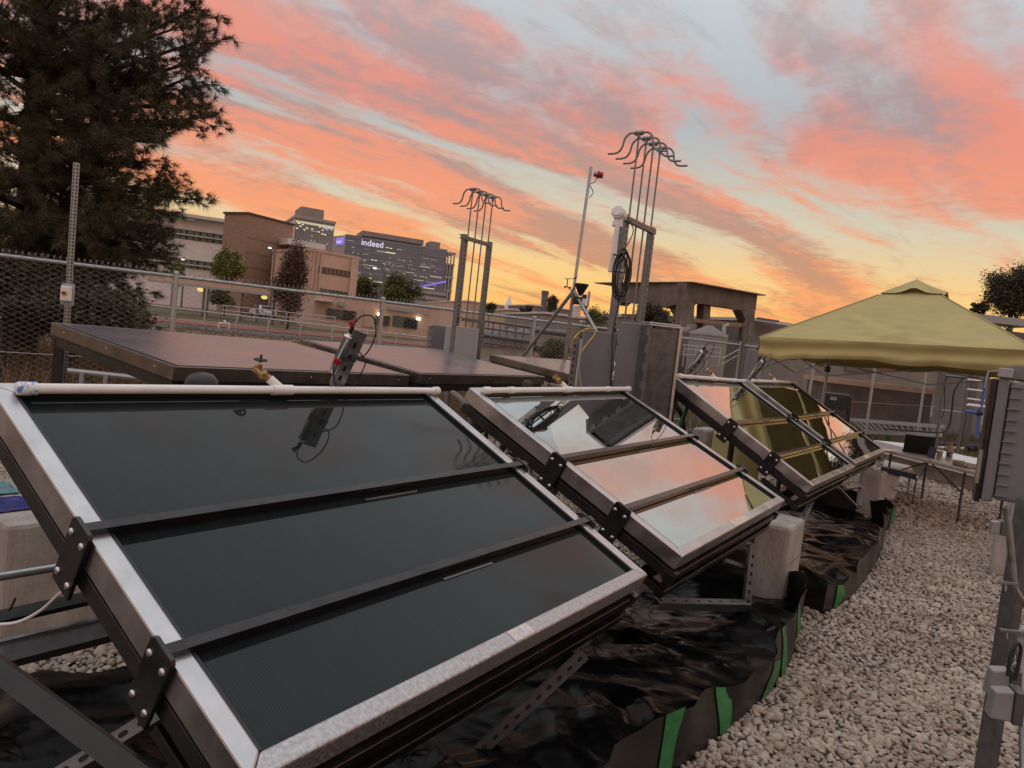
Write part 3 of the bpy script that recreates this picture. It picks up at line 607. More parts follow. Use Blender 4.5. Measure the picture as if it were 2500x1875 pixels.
for x, y, d, dz in [(528, 20, 12.6, -1.2), (505, 60, 13.6, -1.0), (536, 100, 12.2, -.9), (532, 150, 13.0, -.6), (520, 185, 12.4, -.5), (548, 285, 12.6, -.2), (520, 262, 13.4, -.1), (470, 300, 12.0, -.1), (440, 345, 13.5, 0), (400, 395, 12.2, .2), (478, 480, 12.8, .5), (455, 465, 13.6, .4), (420, 510, 12.0, .6), (436, 600, 12.5, .9), (430, 625, 13.2, .9), (400, 570, 13.9, .8), (380, 660, 12.2, .9), (350, 700, 13.5, 1.0), (320, 745, 12.6, .9), (300, 790, 13.2, .9), (330, 120, 11.6, -.4), (300, 30, 12.0, -.9), (400, 40, 13.9, -.9), (260, 250, 11.4, 0), (300, 330, 11.2, .2), (250, 440, 11.5, .4), (310, 540, 11.2, .6), (240, 600, 11.4, .8), (220, 690, 11.8, .8), (140, 760, 12.0, .8), (60, 560, 11.0, .5), (150, 350, 11.2, .2), (90, 240, 11.2, 0), (140, 120, 11.4, -.3), (40, 420, 10.8, .3), (20, 60, 11.2, -.3), (180, 820, 12.4, .8), (270, 840, 13.0, .8), (60, 830, 12.2, .8)]:
    e = at(x-48 if x > 280 else x, y, d); ends.append((e, max(.7, e.z+dz-.1)))
pine('large dark pine leaning into view behind the chain link fence', TB, 11.5, ends, 66, 11)
def leafy(name, label, px, py, d, w, h, mat, n=1800, leaf=.22, seed=1, clumps=26, trunk=m_bark, conic=0.0, group=None, zbase=None, cat='tree'):
    """crown centred on a picture point, w and h in picture pixels at distance d"""
    rng = np.random.default_rng(seed); c = at(px, py, d); rx = w*d/FPX/2; rz = h*d/FPX/2; z0 = hgt(c.x, c.y) if zbase is None else zbase
    o = thing(name, label, cat, (c.x, c.y, z0), group=group); zc = c.z-z0
    u = rng.normal(size=(clumps, 3)); u /= np.linalg.norm(u, axis=1)[:, None]; u *= rng.uniform(.35, .92, clumps)[:, None]
    if conic: u[:, :2] *= (1-conic*(u[:, 2:3]*.5+.5))
    K = u*np.array([rx, rx, rz])+np.array([0, 0, zc])
    tb = MB().tube([(0, 0, -.3), (0, 0, max(.2, zc-rz*.3)), (0, 0, zc+rz*.5)], [max(.06, rx*.07), max(.05, rx*.05), .02], 8)
    for k in K[::2]: tb.tube([(0, 0, max(.1, zc-rz*.6)), tuple(k*np.array([.5, .5, 1])*.9+np.array([0, 0, 0])), tuple(k)], [rx*.03, rx*.02, .008], 4)
    tb.build('trunk', trunk, o)
    n = int(n*2.6); leaf = leaf*.62
    ci = rng.integers(0, clumps, n); C_ = K[ci]+rng.normal(size=(n, 3))*np.array([rx, rx, rz])*.155
    leaves_mesh('crown', C_, mat, o, leaf, rng); return o
m_lfg = M('yellow_green_leaves', (.115, .125, .028), .7, 0, col2=(.22, .215, .055), scale=.5, island=.3)
m_lfd = M('dull_green_leaves', (.078, .080, .026), .75, 0, col2=(.155, .145, .048), scale=.4, island=.3)
m_lfb = M('reddish_brown_foliage', (.085, .048, .034), .8, 0, col2=(.145, .085, .062), scale=.4, island=.3)
m_lfk = M('dark_leaves', (.036, .034, .017), .8, 0, col2=(.075, .066, .032), scale=.6, island=.3)
leafy('young_tree', 'round yellow green tree in front of the white office building', 557, 650, 74, 76, 92, m_lfg, 3400, .20, 3)
leafy('young_tree', 'yellow green tree half hidden by the tip of the pine', 428, 668, 78, 50, 60, m_lfg, 1500, .22, 4)
leafy('young_tree', 'small green tree standing behind the covered walkway', 545, 728, 70, 66, 44, m_lfd, 1300, .2, 5)
leafy('brown_conifer', 'reddish brown conifer in front of the brick block', 712, 690, 60, 108, 190, m_lfb, 7000, .16, 6, 60, conic=.55)
leafy('street_tree', 'green tree in front of the sign tower right of the curved lamp', 975, 712, 90, 100, 84, m_lfd, 4200, .24, 8, 40)
leafy('street_tree', 'green tree between the tan office and the curved lamp', 893, 712, 92, 70, 76, m_lfd, 2600, .24, 9, 30)
leafy('far_tree', 'dark spiky tree above the far halls', 1348, 740, 95, 34, 40, m_lfk, 2200, .16, 10, 20)
leafy('far_tree', 'small dark tree left of the grey hall', 1288, 755, 100, 22, 24, m_lfk, 1200, .16, 12, 14)
leafy('far_tree', 'low dark tree beside the far tan hall', 1276, 762, 98, 22, 22, m_lfk, 1000, .16, 13, 12)
leafy('far_tree', 'dark tree behind the left strut rack', 1196, 758, 90, 34, 34, m_lfk, 1800, .15, 14, 18)
leafy('right_tree', 'dark round tree above the loading canopy at the right edge', 2478, 712, 34, 150, 130, m_lfk, 6500, .10, 15, 60)
leafy('right_tree', 'small dark bush left of the round tree above the canopy', 2390, 752, 36, 46, 30, m_lfk, 900, .09, 16, 14)
leafy('yard_shrub', 'green shrub between the siren mast and the cable rack', 1450, 812, 21, 96, 110, m_lfd, 5200, .05, 17, 34, zbase=0, cat='shrub')
leafy('yard_shrub', 'dark shrub seen through the right strut rack', 1590, 770, 26, 90, 60, m_lfk, 3600, .06, 18, 24, zbase=0, cat='shrub')
leafy('yard_shrub', 'olive shrub behind the fence under the tripod mast', 1350, 855, 22, 90, 60, m_lfd, 3600, .05, 19, 24, zbase=0, cat='shrub')
leafy('fence_bush', 'dark olive brush under the pine behind the fence', 190, 748, 11.3, 360, 150, m_lfk, 6500, .07, 21, 70, zbase=0, cat='shrub')
leafy('fence_bush', 'olive brush at the left edge under the pine', 20, 700, 11.0, 200, 180, m_lfk, 4000, .07, 22, 40, zbase=0, cat='shrub')
# dry grass behind the fence
def grass(name, label, mat, s0, s1, d0, d1, n, h0, h1, seed, wid=.012):
    rng = np.random.default_rng(seed); s = rng.uniform(s0, s1, n); d = d0+(d1-d0)*rng.uniform(0, 1, n)**1.3
    cl = np.array([mnoise.noise(Vector((a*.35, b*.35, seed))) for a, b in zip(s, d)])
    x = -4.75+FD.x*s-FD.y*d; y = 9.94+FD.y*s+FD.x*d; z = np.array([hgt(a, b) for a, b in zip(x, y)])-.03
    h = rng.uniform(h0, h1, n)*(1+.7*cl); a = rng.uniform(0, 2*np.pi, n); w = wid*rng.uniform(.6, 1.4, n)
    P = np.stack([x, y, z], 1); W = np.stack([np.cos(a), np.sin(a), a*0], 1)*w[:, None]; b = rng.normal(0, .28, (n, 2))*h[:, None]
    tip = P+np.stack([b[:, 0], b[:, 1], h], 1)
    V = np.stack([P-W, P+W, tip], 1).reshape(-1, 3); return tag(np_mesh(name, V, np.arange(3*n).reshape(n, 3), mat, False), label, kind='stuff')
m_dry = M('dry_grass', (.13, .085, .048), .9, 0, col2=(.26, .175, .10), scale=.4, island=.3)
m_dryg = M('olive_grass', (.075, .062, .028), .9, 0, col2=(.16, .125, .065), scale=.4, island=.3)
grass('dry_grass', 'tall dry grass behind the chain link fence', m_dry, -9, 9, .5, 12, 26000, .35, .95, 2, .010)
grass('field_grass', 'rough dry grass of the field beyond the fence', m_dry, -12, 40, 5, 36, 30000, .08, .26, 3, .03)
grass('yard_grass', 'olive grass along the fence behind the ladder', m_dryg, 12, 34, -3.0, 9, 26000, .12, .42, 5, .012)
# bare shrubs in the field
def bare_shrub(label, px, py, d, w, seed):
    rr = random.Random(seed); c = at(px, py, d); c.z = hgt(c.x, c.y); o = thing('bare_shrub', label, 'shrub', c); s = w*d/FPX/2; mb = MB()
    for i in range(26):
        a = rr.uniform(0, 2*math.pi); e = Vector((math.cos(a)*s*rr.uniform(.3, 1), math.sin(a)*s*rr.uniform(.3, 1), s*rr.uniform(.6, 1.5)))
        mid = e*.5+Vector((rr.gauss(0, .1), rr.gauss(0, .1), .1)); mb.tube([(0, 0, 0), mid, e], [.016, .010, .004], 4)
        for k in range(3): f = e*rr.uniform(.4, .9); mb.tube([f, f+Vector((rr.gauss(0, .25), rr.gauss(0, .25), rr.uniform(.05, .4)))*s], [.006, .003], 3)
    mb.build('branches', m_bark, o); return o
bare_shrub('leafless shrub behind the fence left of the flat panels', 515, 800, 19, 90, 1); bare_shrub('low leafless shrub behind the first flat panel', 605, 850, 16, 110, 2); bare_shrub('leafless shrub in the field near the white pipe stand', 560, 830, 18, 90, 3)
# ---------------------------------------------------------------- chain link fence
FO = Vector((-4.75, 9.94, 0)); SP = 3.10
fm = frame(FO, FD)
fence = thing('chain_link_fence', 'galvanised chain link fence running along the back of the yard', 'fence', mtx=fm)
FT = lambda s: 2.135+.0115*s
s0, s1 = -3.7, 27.9
for k in range(-1, 9):
    s = k*SP; MB().tube([(s, 0, -.1), (s, 0, FT(s)+.03)], .038, 12).build('post', m_pipe, fence); MB().lathe([(.040, 0), (.041, .012), (.03, .03), (.006, .036)], 12, T(s, 0, FT(s)+.02)).build('post_cap', m_pipe, fence)
MB().tube([(s0, .0, FT(s0)-.02), (s1, 0, FT(s1)-.02)], .024, 10).build('top_rail', m_pipe, fence)
MB().tube([(s0, .0, .9), (s1, 0, .9+.0115*s1)], .006, 6).build('tension_wire', m_pipe, fence)
W = .066; NW = int((s1-s0)/W); NK = 62
i = np.arange(NW)[:, None]; k = np.arange(NK)[None]
x = s0+i*W+np.where((i+k) % 2 == 0, -W/2, W/2)*.98; z = .06+k*(2.17-.06)/(NK-1)+.0115*(s0+i*W); y = np.where((i+k) % 2 == 0, -.004, .004)*1.0-.03
C0 = np.stack([x, y, z], 2); r = .0023
off = np.array([[r*1.4, 0, 0], [-r*.7, r*1.2, 0], [-r*.7, -r*1.2, 0]])
V = (C0[:, :, None, :]+off[None, None]).reshape(-1, 3); idx = np.arange(NW*NK*3).reshape(NW, NK, 3)
a, b = idx[:, :-1, :], idx[:, 1:, :]
Fq = np.stack([a, np.roll(a, -1, 2), np.roll(b, -1, 2), b], -1).reshape(-1, 4)
o = np_mesh('wire_mesh', V, Fq, m_wire); o.parent = fence
# twisted barbs standing above the rail
mb = MB()
for j in range(0, NW):
    xx = s0+j*W+W/2
    if xx > 16: break
    zt = FT(xx)+.028; mb.tube([(xx, -.03, zt-.03), (xx, -.03, zt+.012), (xx+.012, -.03, zt+.036)], .003, 3); mb.tube([(xx, -.03, zt), (xx-.012, -.03, zt+.03)], .003, 3)
tag(mb.build('barbs', m_wire, fence), kind='stuff')
# ---------------------------------------------------------------- solar collectors
PW, PL, FWI = 2.0, 1.493, .055
def pm(R, t): return Matrix(((R[0][0], R[0][1], R[0][2], t[0]), (R[1][0], R[1][1], R[1][2], t[1]), (R[2][0], R[2][1], R[2][2], t[2]), (0, 0, 0, 1)))
POSE = {1: pm([[.5518, -.7537, .3569], [.8340, .4982, -.2373], [.0011, .4285, .9035]], (-.4283, 1.3864, .8157)),
        2: pm([[.5532, -.7577, .3461], [.8329, .4971, -.2431], [.0121, .4228, .9061]], (.8922, 3.3479, .8311)),
        3: pm([[.5586, -.7187, .4141], [.8294, .4880, -.2720], [-.0066, .4954, .8687]], (2.4464, 5.6240, .8854)),
        4: pm([[.5757, -.7077, .4095], [.8176, .4929, -.2976], [.0087, .5062, .8624]], (3.7530, 7.6644, .8623)),
        'B1': pm([[.5479, -.8330, .0778], [.8367, .5458, -.0470], [-.0033, .0908, .9960]], (-1.9146, 4.0752, 1.3933)),
        'B2': pm([[.5430, -.8362, .0778], [.8399, .5397, -.0596], [.0078, .0977, .9953]], (-.7455, 5.8813, 1.4005))}
def glass_mat(name, base, metal, stripes):
    mt = M(name, base, .02, metal, 0, spec=.5); nt = mt.node_tree; N, L = nt.nodes, nt.links; b = N['Principled BSDF']
    tc = N.new('ShaderNodeTexCoord')
    if stripes:
        wv = N.new('ShaderNodeTexWave'); wv.bands_direction = 'X'; wv.inputs['Scale'].default_value = 36; wv.inputs['Distortion'].default_value = .25; wv.inputs['Detail'].default_value = 1; L.new(tc.outputs['Object'], wv.inputs[0])
        mx = N.new('ShaderNodeMix'); mx.data_type = 'RGBA'; L.new(wv.outputs[1], mx.inputs[0]); mx.inputs[6].default_value = (*[c*.72 for c in base], 1); mx.inputs[7].default_value = (*[c*1.35 for c in base], 1); L.new(mx.outputs[2], b.inputs['Base Color'])
    if stripes:
        mp = N.new('ShaderNodeMapping'); mp.inputs['Scale'].default_value = (9, 1.6, 1); L.new(tc.outputs['Object'], mp.inputs[0]); dz = N.new('ShaderNodeTexNoise'); dz.inputs['Scale'].default_value = 2.6; dz.inputs['Detail'].default_value = 9; dz.inputs['Roughness'].default_value = .7; L.new(mp.outputs[0], dz.inputs[0])
        dr = N.new('ShaderNodeMapRange'); L.new(dz.outputs[0], dr.inputs[0]); dr.inputs[1].default_value, dr.inputs[2].default_value, dr.inputs[3].default_value, dr.inputs[4].default_value = .45, .85, 0, .2
        m2 = N.new('ShaderNodeMix'); m2.data_type = 'RGBA'; L.new(dr.outputs[0], m2.inputs[0]); L.new(mx.outputs[2], m2.inputs[6]); m2.inputs[7].default_value = (.045, .043, .042, 1); L.new(m2.outputs[2], b.inputs['Base Color'])
    nz = N.new('ShaderNodeTexNoise'); nz.inputs['Scale'].default_value = 2.2; nz.inputs['Detail'].default_value = 6; L.new(tc.outputs['Object'], nz.inputs[0])
    mr = N.new('ShaderNodeMapRange'); L.new(nz.outputs[0], mr.inputs[0]); mr.inputs[1].default_value, mr.inputs[2].default_value = .35, .75; mr.inputs[3].default_value, mr.inputs[4].default_value = (.02, .10) if stripes else (.012, .03); L.new(mr.outputs[0], b.inputs['Roughness'])
    n2 = N.new('ShaderNodeTexNoise'); n2.inputs['Scale'].default_value = 1.3; n2.inputs['Detail'].default_value = 1; L.new(tc.outputs['Object'], n2.inputs[0])
    bp = N.new('ShaderNodeBump'); bp.inputs['Strength'].default_value = .06; bp.inputs['Distance'].default_value = .02; L.new(n2.outputs[0], bp.inputs['Height']); L.new(bp.outputs[0], b.inputs['Normal'])
    return mt
m_g1 = glass_mat('black_absorber_glass', (.010, .0145, .0155), 0, True); m_g1.node_tree.nodes['Principled BSDF'].inputs['IOR'].default_value = 1.31
m_g2 = glass_mat('mirrored_glass', (.47, .52, .52), 1, False)
m_gleam = M('satin_gleam', (.20, .175, .17), .3, .6, .1, 9)  # pale tone for the strips that imitate a reflection in the panes
dome = MB().lathe([(.0105, 0), (.0105, .002), (.0085, .0045), (.004, .006), (.0005, .0062)], 12)
def bolts(parent, pts, mtx):
    for p in pts: MB().add(dome.v, dome.f, mtx @ T(*p), True).build('bolt', m_bolt, parent)
def slots(mb, n, step, a, b, L0, mtx, w=.011, ln=.028):
    """row of dark slot insets laid 1 mm proud of a strut face; a: start along x"""
    for i in range(n):
        x = a+i*step; c = ln/2-w/2
        pts = [(x+c*sg+w/2*math.cos(t), b+w/2*math.sin(t)) for sg, t in [(1, -1.57), (1, -.8), (1, 0), (1, .8), (1, 1.57), (-1, 1.57), (-1, 2.36), (-1, 3.14), (-1, 3.93), (-1, 4.71)]]
        mb.prism(pts, L0, L0+.001, mtx)
def collector(idx, label, gm, sideclip=True):
    mt = POSE[idx]; o = thing('solar_collector', label, 'solar collector', mtx=mt, group='glazed collectors in the front row')
    w, l, f = PW, PL, FWI
    for nm, pts, m_ in (('left_rail', [(0, 0), (f, f), (f, l-f), (0, l)], m_steel), ('right_rail', [(w, 0), (w, l), (w-f, l-f), (w-f, f)], m_steel), ('bottom_rail', [(0.0008, 0), (w-.0008, 0), (w-f, f-.0006), (f, f-.0006)], m_stain if idx == 1 else m_steel), ('top_rail', [(0, l), (f, l-f), (w-f, l-f), (w, l)], m_steel)):
        MB().prism(pts, -.085, 0, None).build('frame_rail', m_, o, .006)
    for y0, y1 in ((f-.01, .352), (.352, .780), (.780, l-f+.01)):
        MB().box((f-.01, y0+.001, -.024), (w-f+.01, y1-.001, -.018)).build('glass_pane', gm, o)
    MB().box((f-.005, f-.005, -.07), (w-f+.005, l-f+.005, -.026)).build('absorber', m_rub, o)
    for x0, x1 in ((f+.0005, f+.009), (w-f-.012, w-f-.0005)): MB().box((x0, f, -.0175), (x1, l-f, -.003)).build('gasket', m_rub, o, .002)
    MB().box((f+.0095, l-f-.008, -.0175), (w-f-.0125, l-f-.0005, -.002)).build('gasket', m_rub, o)
    for yb in (.774, .345):
        bar = MB().box((-.008, yb, .015), (w+.045, yb+.029, .018)).box((-.008, yb, .001), (w+.045, yb+.003, .0149)).box((-.008, yb+.026, .001), (w+.045, yb+.029, .0149)).box((f+.012, yb, -.010), (w-f-.014, yb+.003, .0009)).box((f+.012, yb+.026, -.010), (w-f-.014, yb+.029, .0009)).build('glazing_bar', m_bar, o)
        MB().box((.95, yb-.026, -.0174), (1.23, yb-.018, -.014)).build('pane_gleam', m_gleam, bar); MB().box((f+.03, yb+.004, -.0175), (w-f-.03, yb+.025, -.011)).build('gasket', m_rub, bar)  # added pale strip stands in for a reflected gleam below the bar
        for s in (0, 1):
            x0 = -.016 if s == 0 else w+.004
            pl = MB().prism([(yb-.030, -.185), (yb+.066, -.185), (yb+.066, .012), (yb+.052, .022), (yb-.022, .022), (yb-.030, .012)], x0, x0+.012, Matrix(((0, 0, 1, 0), (1, 0, 0, 0), (0, 1, 0, 0), (0, 0, 0, 1)))).build('clamp_plate', m_black, o, .002)
            mm = (T(x0, 0, 0) @ RY(-math.pi/2)) if s == 0 else (T(x0+.012, 0, 0) @ RY(math.pi/2)); sg = 1 if s == 0 else -1
            bolts(pl, [(sg*z, y, 0) for y in (yb-.012, yb+.048) for z in (-.022, -.150)], mm)
    # black steel subframe
    for x0 in (.006, w-.056): MB().box((x0, -.02, -.152), (x0+.05, l-.01, -.098)).build('side_tube', m_black, o, .003)
    for y0 in (.30, .74, 1.30): MB().box((.057, y0, -.152), (w-.057, y0+.05, -.100)).build('cross_tube', m_black, o)
    MB().box((.0, -.012, -.160), (w, .034, -.112)).build('lower_beam', m_bar, o, .003); MB().box((.02, -.014, -.262), (w-.02, .030, -.215)).build('lower_beam', m_bar, o, .003)
    for x0 in (.035, w-.085): MB().box((x0, -.010, -.2145), (x0+.05, .028, -.161)).build('upright', m_black, o, .003); MB().box((x0, .031, -.258), (x0+.05, .34, -.22)).build('lower_tube', m_black, o, .003)
    dn = (mt.to_3x3().transposed() @ Vector((0, 0, -1)))
    for x0, y0 in ((.045 if idx > 1 else 1.0, l-.10), (w-.045, l-.10)):
        p = Vector((x0, y0, -.10)); ln = (mt @ p).z/1.0; q = p+dn*ln
        mb = MB(); mb.tube([p, q], .034, 4); mb.build('leg', m_black, o, .003)
    # PVC manifold along the top
    y, z = 1.428, .0185
    pipe = MB().tube([(.10, y, z), (PW, y, z)], .0165, 16).build('pvc_pipe', m_pvc, o)
    MB().lathe([(.0215, 0), (.0215, .045), (.019, .052), (.008, .055)], 18, T(.105, y, z) @ RY(-math.pi/2)).build('end_cap', m_cap if idx == 1 else m_pvc, pipe)
    MB().lathe([(.0215, 0), (.0215, .03), (.018, .036)], 18, T(PW-.012, y, z) @ RY(math.pi/2)).build('end_cap', m_pvc, pipe)
    tee = MB().tube([(.97, y, z), (1.07, y, z)], .0215, 16).tube([(1.02, y, z), (.975, y+.045, z+.025)], .0185, 14).build('tee', m_pvc, pipe)
    if idx != 1: MB().tube([(.30, y, z), (.36, y, z)], .0205, 16).tube([(1.62, y, z), (1.66, y, z)], .0205, 16).build('coupling', m_pvc, pipe)
    v0 = Vector((.975, y+.045, z+.025)); vd = Vector((-.75, .55, .28)).normalized()
    vb = MB().tube([v0, v0+vd*.02, v0+vd*.022, v0+vd*.045, v0+vd*.047, v0+vd*.075], [.015, .015, .020, .020, .015, .015], 10).tube([v0+vd*.05, v0+vd*.05+Vector((0, .01, .03))], .011, 10).build('brass_valve', m_brass, pipe)
    hm = T(*(v0+vd*.05+Vector((0, .012, .036)))) @ RX(-.35)
    if idx == 1:
        h = MB()
        for i in range(24):
            a0, a1 = 2*math.pi*i/24, 2*math.pi*(i+1)/24; h.tube([(.024*math.cos(a0), .024*math.sin(a0), .012), (.024*math.cos(a1), .024*math.sin(a1), .012)], .0045, 6, False, hm)
        for k in range(4): a0 = k*math.pi/2; h.tube([(0, 0, .012), (.024*math.cos(a0), .024*math.sin(a0), .012)], .003, 6, True, hm)
        h.tube([(0, 0, 0), (0, 0, .034)], .005, 8, True, hm); h.build('hand_wheel', M('green_hand_wheel', (.012, .035, .03), .35, 0, .1, 20), vb)
    else: MB().box((-.02, -.008, .004), (.075, .008, .010), hm).build('lever', m_black, vb, .002)
    return o
C1 = collector(1, 'nearest collector with dark glass and a blue stained pipe cap', m_g1)
C2 = collector(2, 'second collector from the camera, mirror glass reflecting pink and grey sky', m_g2)
C3 = collector(3, 'third collector from the camera, mirror glass half reflecting the yellow canopy', m_g2)
C4 = collector(4, 'farthest collector beside the folding table, glass reflecting the yellow canopy', m_g2)
m_stick = M('faded_sticker', (.62, .53, .40), .6, 0, .22, 60)
MB().box((.84, .004, .0006), (1.14, .050, .0016)).build('sticker', m_stick, C2); MB().box((.97, .006, .0006), (1.08, .048, .0014)).build('sticker', M('dry_patch', (.60, .56, .54), .5, .4, .2, 50), C1); MB().box((.62, .006, .0006), (.88, .048, .0014)).build('sticker', m_stick, C4)
# sensor brackets: slotted channel with a steel probe, cable and plug
def bracket(o, x, y, big=True, cap=True):
    m0 = T(x, y, 0) @ RZ(math.radians(-38))
    L_ = .29 if big else .27
    c = MB().box((-.03, -.0015, 0), (.03, .0015, L_), m0).box((-.03, .0016, 0), (-.027, .05, L_), m0).box((.027, .0016, 0), (.03, .05, L_), m0).build('sensor_bracket', m_galv, o)
    s_ = MB()
    for z in (.05, .10, .16, .22): slots(s_, 1, 1, z, 0, .0016, m0 @ Matrix(((0, 1, 0, 0), (0, 0, -1, 0), (1, 0, 0, 0), (0, 0, 0, 1))), .014, .03)
    s_.build('slots', m_hole, c)
    MB().lathe([(.018, .07), (.018, .25), (.021, .252), (.021, .258), (.009, .26), (.009, .275)], 16, m0 @ T(-.045, -.016, 0)).build('probe', m_bolt, c)
    MB().lathe([(.010, .275), (.010, .30), (.005, .315)], 12, m0 @ T(-.045, -.016, 0)).build('plug', m_rub, c)
    if cap: MB().tube([(m0 @ Vector((-.045, -.016, .303))), (m0 @ Vector((-.062, -.020, .322))), (m0 @ Vector((-.05, -.016, .335)))], [.008, .011, .004], 8).build('red_clip', m_red, c); MB().box((-.062, -.036, .115), (-.03, -.004, .145), m0).build('red_clip', m_red, c, .004)
    q = lambda *p: m0 @ Vector(p)
    MB().tube(bez([q(-.045, -.016, .31), q(-.03, -.01, .36), q(.02, .0, .375), q(.065, .01, .30), q(.06, .0, .20), q(.01, -.02, .165), q(-.05, -.03, .12), q(-.03, -.035, .05), q(.01, -.02, .0)], 7), .0032, 8).build('cable', m_rub, c)
    MB().tube(bez([q(.03, .0, .20), q(.075, .01, .16), q(.08, .02, .09), q(.07, .02, .045)], 6), .003, 8).tube([q(.07, .02, .05), q(.068, .02, .012)], .006, 8).build('cable', m_rub, c)
    MB().tube([q(-.066, -.02, .15), q(.0, -.006, .146), q(.034, .0, .15), q(.034, .05, .152)], .0022, 5).build('cable_tie', m_rub, c)
    return c
bracket(C1, 1.364, 1.483); bracket(C3, .42, 1.48, cap=False); bracket(C4, .14, 1.47, cap=False)
# ---- back row: covered flat panels
m_dsteel = M('bronze_tinted_steel', (.20, .175, .16), .34, .95, .12, 9, .1, 200, rvar=.08)
m_memb = M('brown_membrane', (.100, .088, .098), .27, 0, col2=(.145, .128, .138), scale=1.2, thr=(.3, .75), rvar=.06, bump=.04, bscale=8, spec=.5, stretch=(1, 2.2, 1))
def flat_panel(mt, label):
    o = thing('flat_panel', label, 'flat panel', mtx=mt, group='covered flat panels in the back row'); w, l = PW, PL; f = .016
    for pts in ([(0, 0), (f, f), (f, l-f), (0, l)], [(w, 0), (w, l), (w-f, l-f), (w-f, f)], [(0, 0), (w, 0), (w-f, f), (f, f)], [(0, l), (f, l-f), (w-f, l-f), (w, l)]): MB().prism(pts, -.085, 0).build('frame_rail', m_dsteel, o, .004)
    MB().box((f, f, -.08), (w-f, l-f, -.006)).build('core', m_rub, o); MB().box((f+.026, f+.026, -.0058), (w-f-.026, l-f-.026, .002)).build('membrane', m_memb, o, .003)
    for x0 in (.01, w-.06): MB().box((x0, .02, -.150), (x0+.05, l-.02, -.090)).build('side_tube', m_black, o)
    for y0 in (.004, l-.06): MB().box((.061, y0, -.148), (w-.061, y0+.05, -.092)).build('cross_tube', m_black, o)
    dn = (mt.to_3x3().transposed() @ Vector((0, 0, -1)))
    for x0, y0 in ((.04, .06), (w-.04, .06), (.04, l-.06), (w-.04, l-.06)): p = Vector((x0, y0, -.10)); MB().tube([p, p+dn*(mt @ p).z], .036, 4).build('leg', m_black, o)
    for x0 in (.12, 1.0, 1.88): MB().add(dome.v, dome.f, T(x0, 0, -.04) @ RX(math.pi/2) @ Matrix.Scale(.5, 4), True).build('bolt', m_bolt, o)
    for y0 in (.2, .75, 1.3): MB().add(dome.v, dome.f, T(0, y0, -.04) @ RY(-math.pi/2) @ Matrix.Scale(.5, 4), True).build('bolt', m_bolt, o)
    return o
flat_panel(POSE['B1'], 'nearest covered flat panel with a brown top in the back row')
flat_panel(POSE['B2'], 'middle covered flat panel behind the sensor bracket in the back row')
b3 = POSE['B2'].copy(); b3.translation = Vector(POSE['B2'].translation)+EH*3.03; p_ = at(1188.8, 858, 8.95)
b3.translation = b3.translation; flat_panel(b3, 'farthest covered flat panel beside the cable rack in the back row')
# ---------------------------------------------------------------- strut racks, boxes and masts
def strut(mb, p, q, w=.041, up=(0, 0, 1)):
    d = Vector(q)-Vector(p); f = frame(p, d, up); mb.box((0, -w/2, -w/2), (d.length, w/2, w/2), f); return f, d.length
def slotted(parent, name, mat, p, q, up, w=.041, step=.05, both=True, round_=False):
    d = Vector(q)-Vector(p); f = frame(p, d, up); L_ = d.length; h = w/2
    o = MB().box((0, -h, h-.003), (L_, h, h), f).box((0, -h, -h), (L_, -h+.003, h-.0031), f).box((0, h-.003, -h), (L_, h, h-.0031), f).build(name, mat, parent)
    s = MB(); slots(s, int(L_/step), step, .03, 0, h+.0004, f, .014, .016 if round_ else .028)
    if both: slots(s, int(L_/step), step, .03, 0, h+.0004, f @ RX(math.pi/2), .014, .016 if round_ else .028)
    tag(s.build('slots', m_hole, o), kind='stuff'); return o
def rack(label, top, wdt, zt, label_g='strut racks with gooseneck rods'):
    base = Vector((top.x, top.y, 0)); H_ = top.z
    o = thing('strut_rack', label, 'strut rack', base, YAW, label_g)           # local x along the row
    for x in (0, wdt): slotted(o, 'post', m_post, (x, 0, 0), (x, 0, H_), (0, -1, 0), .058, .052)
    for z in (H_-.05, 1.95 if H_ < 3.2 else 1.95): slotted(o, 'crossbar', m_post, (-.16 if z > 2.5 else .03, -.045, z), (wdt-.03, -.045, z), (0, -1, 0), .045, .07, False, True)
    for i in range(4):
        x = .04+i*(wdt-.10)/3; zt_ = zt
        rd = MB().tube([(x, -.02, 1.62), (x, -.02, zt)], .0088, 8).build('rod', m_rod, o)
        MB().tube([(x-.0, -.06, zt+.012), (x, .02, zt+.012)], .021, 10).tube([(x, -.02, zt-.04), (x, -.02, zt+.01)], .016, 10).build('tee', m_rod, rd)
        for s in (-1, 1):
            MB().tube(bez([(x, -.02+s*.03, zt+.012), (x, -.02+s*.09, zt+.012), (x, -.02+s*.135, zt-.03), (x, -.02+s*.155, zt-.11), (x, -.02+s*.20, zt-.155), (x, -.02+s*.29, zt-.16)], 5), .0095, 8).build('gooseneck', m_rod, rd)
    return o
rack('slotted strut rack with four rods beside the flat panels', at(1135, 572, 8.9), .53, 3.54)
rack('taller looking strut rack with cable bundle and white junction box', at(1527, 524, 6.5), .60, 3.72)
def enclosure(label, mtx, w, h, d, mat, ribs=0, lid=.03):
    """front face in local xz plane at y=0, body going to +y"""
    o = thing('enclosure_box', label, 'electrical box', mtx=mtx)
    MB().box((0, .0, 0), (w, d, h)).build('body', mat, o, .012); MB().box((-.006, -lid, -.006), (w+.006, -.001, h+.006)).build('lid', mat, o, .008)
    for i in range(ribs): z = h*(i+.6)/ribs; MB().box((-.012, -lid*.8, z-.012), (-.0065, d*.3, z+.012)).build('hinge', m_galvd, o)
    for z in (.12*h, .88*h): MB().box((w+.0065, -lid*.9, z-.02), (w+.016, .02, z+.02)).build('latch', m_galv, o)
    return o
def fr_row(p, yaw=0): return T(*p) @ RZ(YAW+yaw)
pA = at(1152, 868, 9.2)
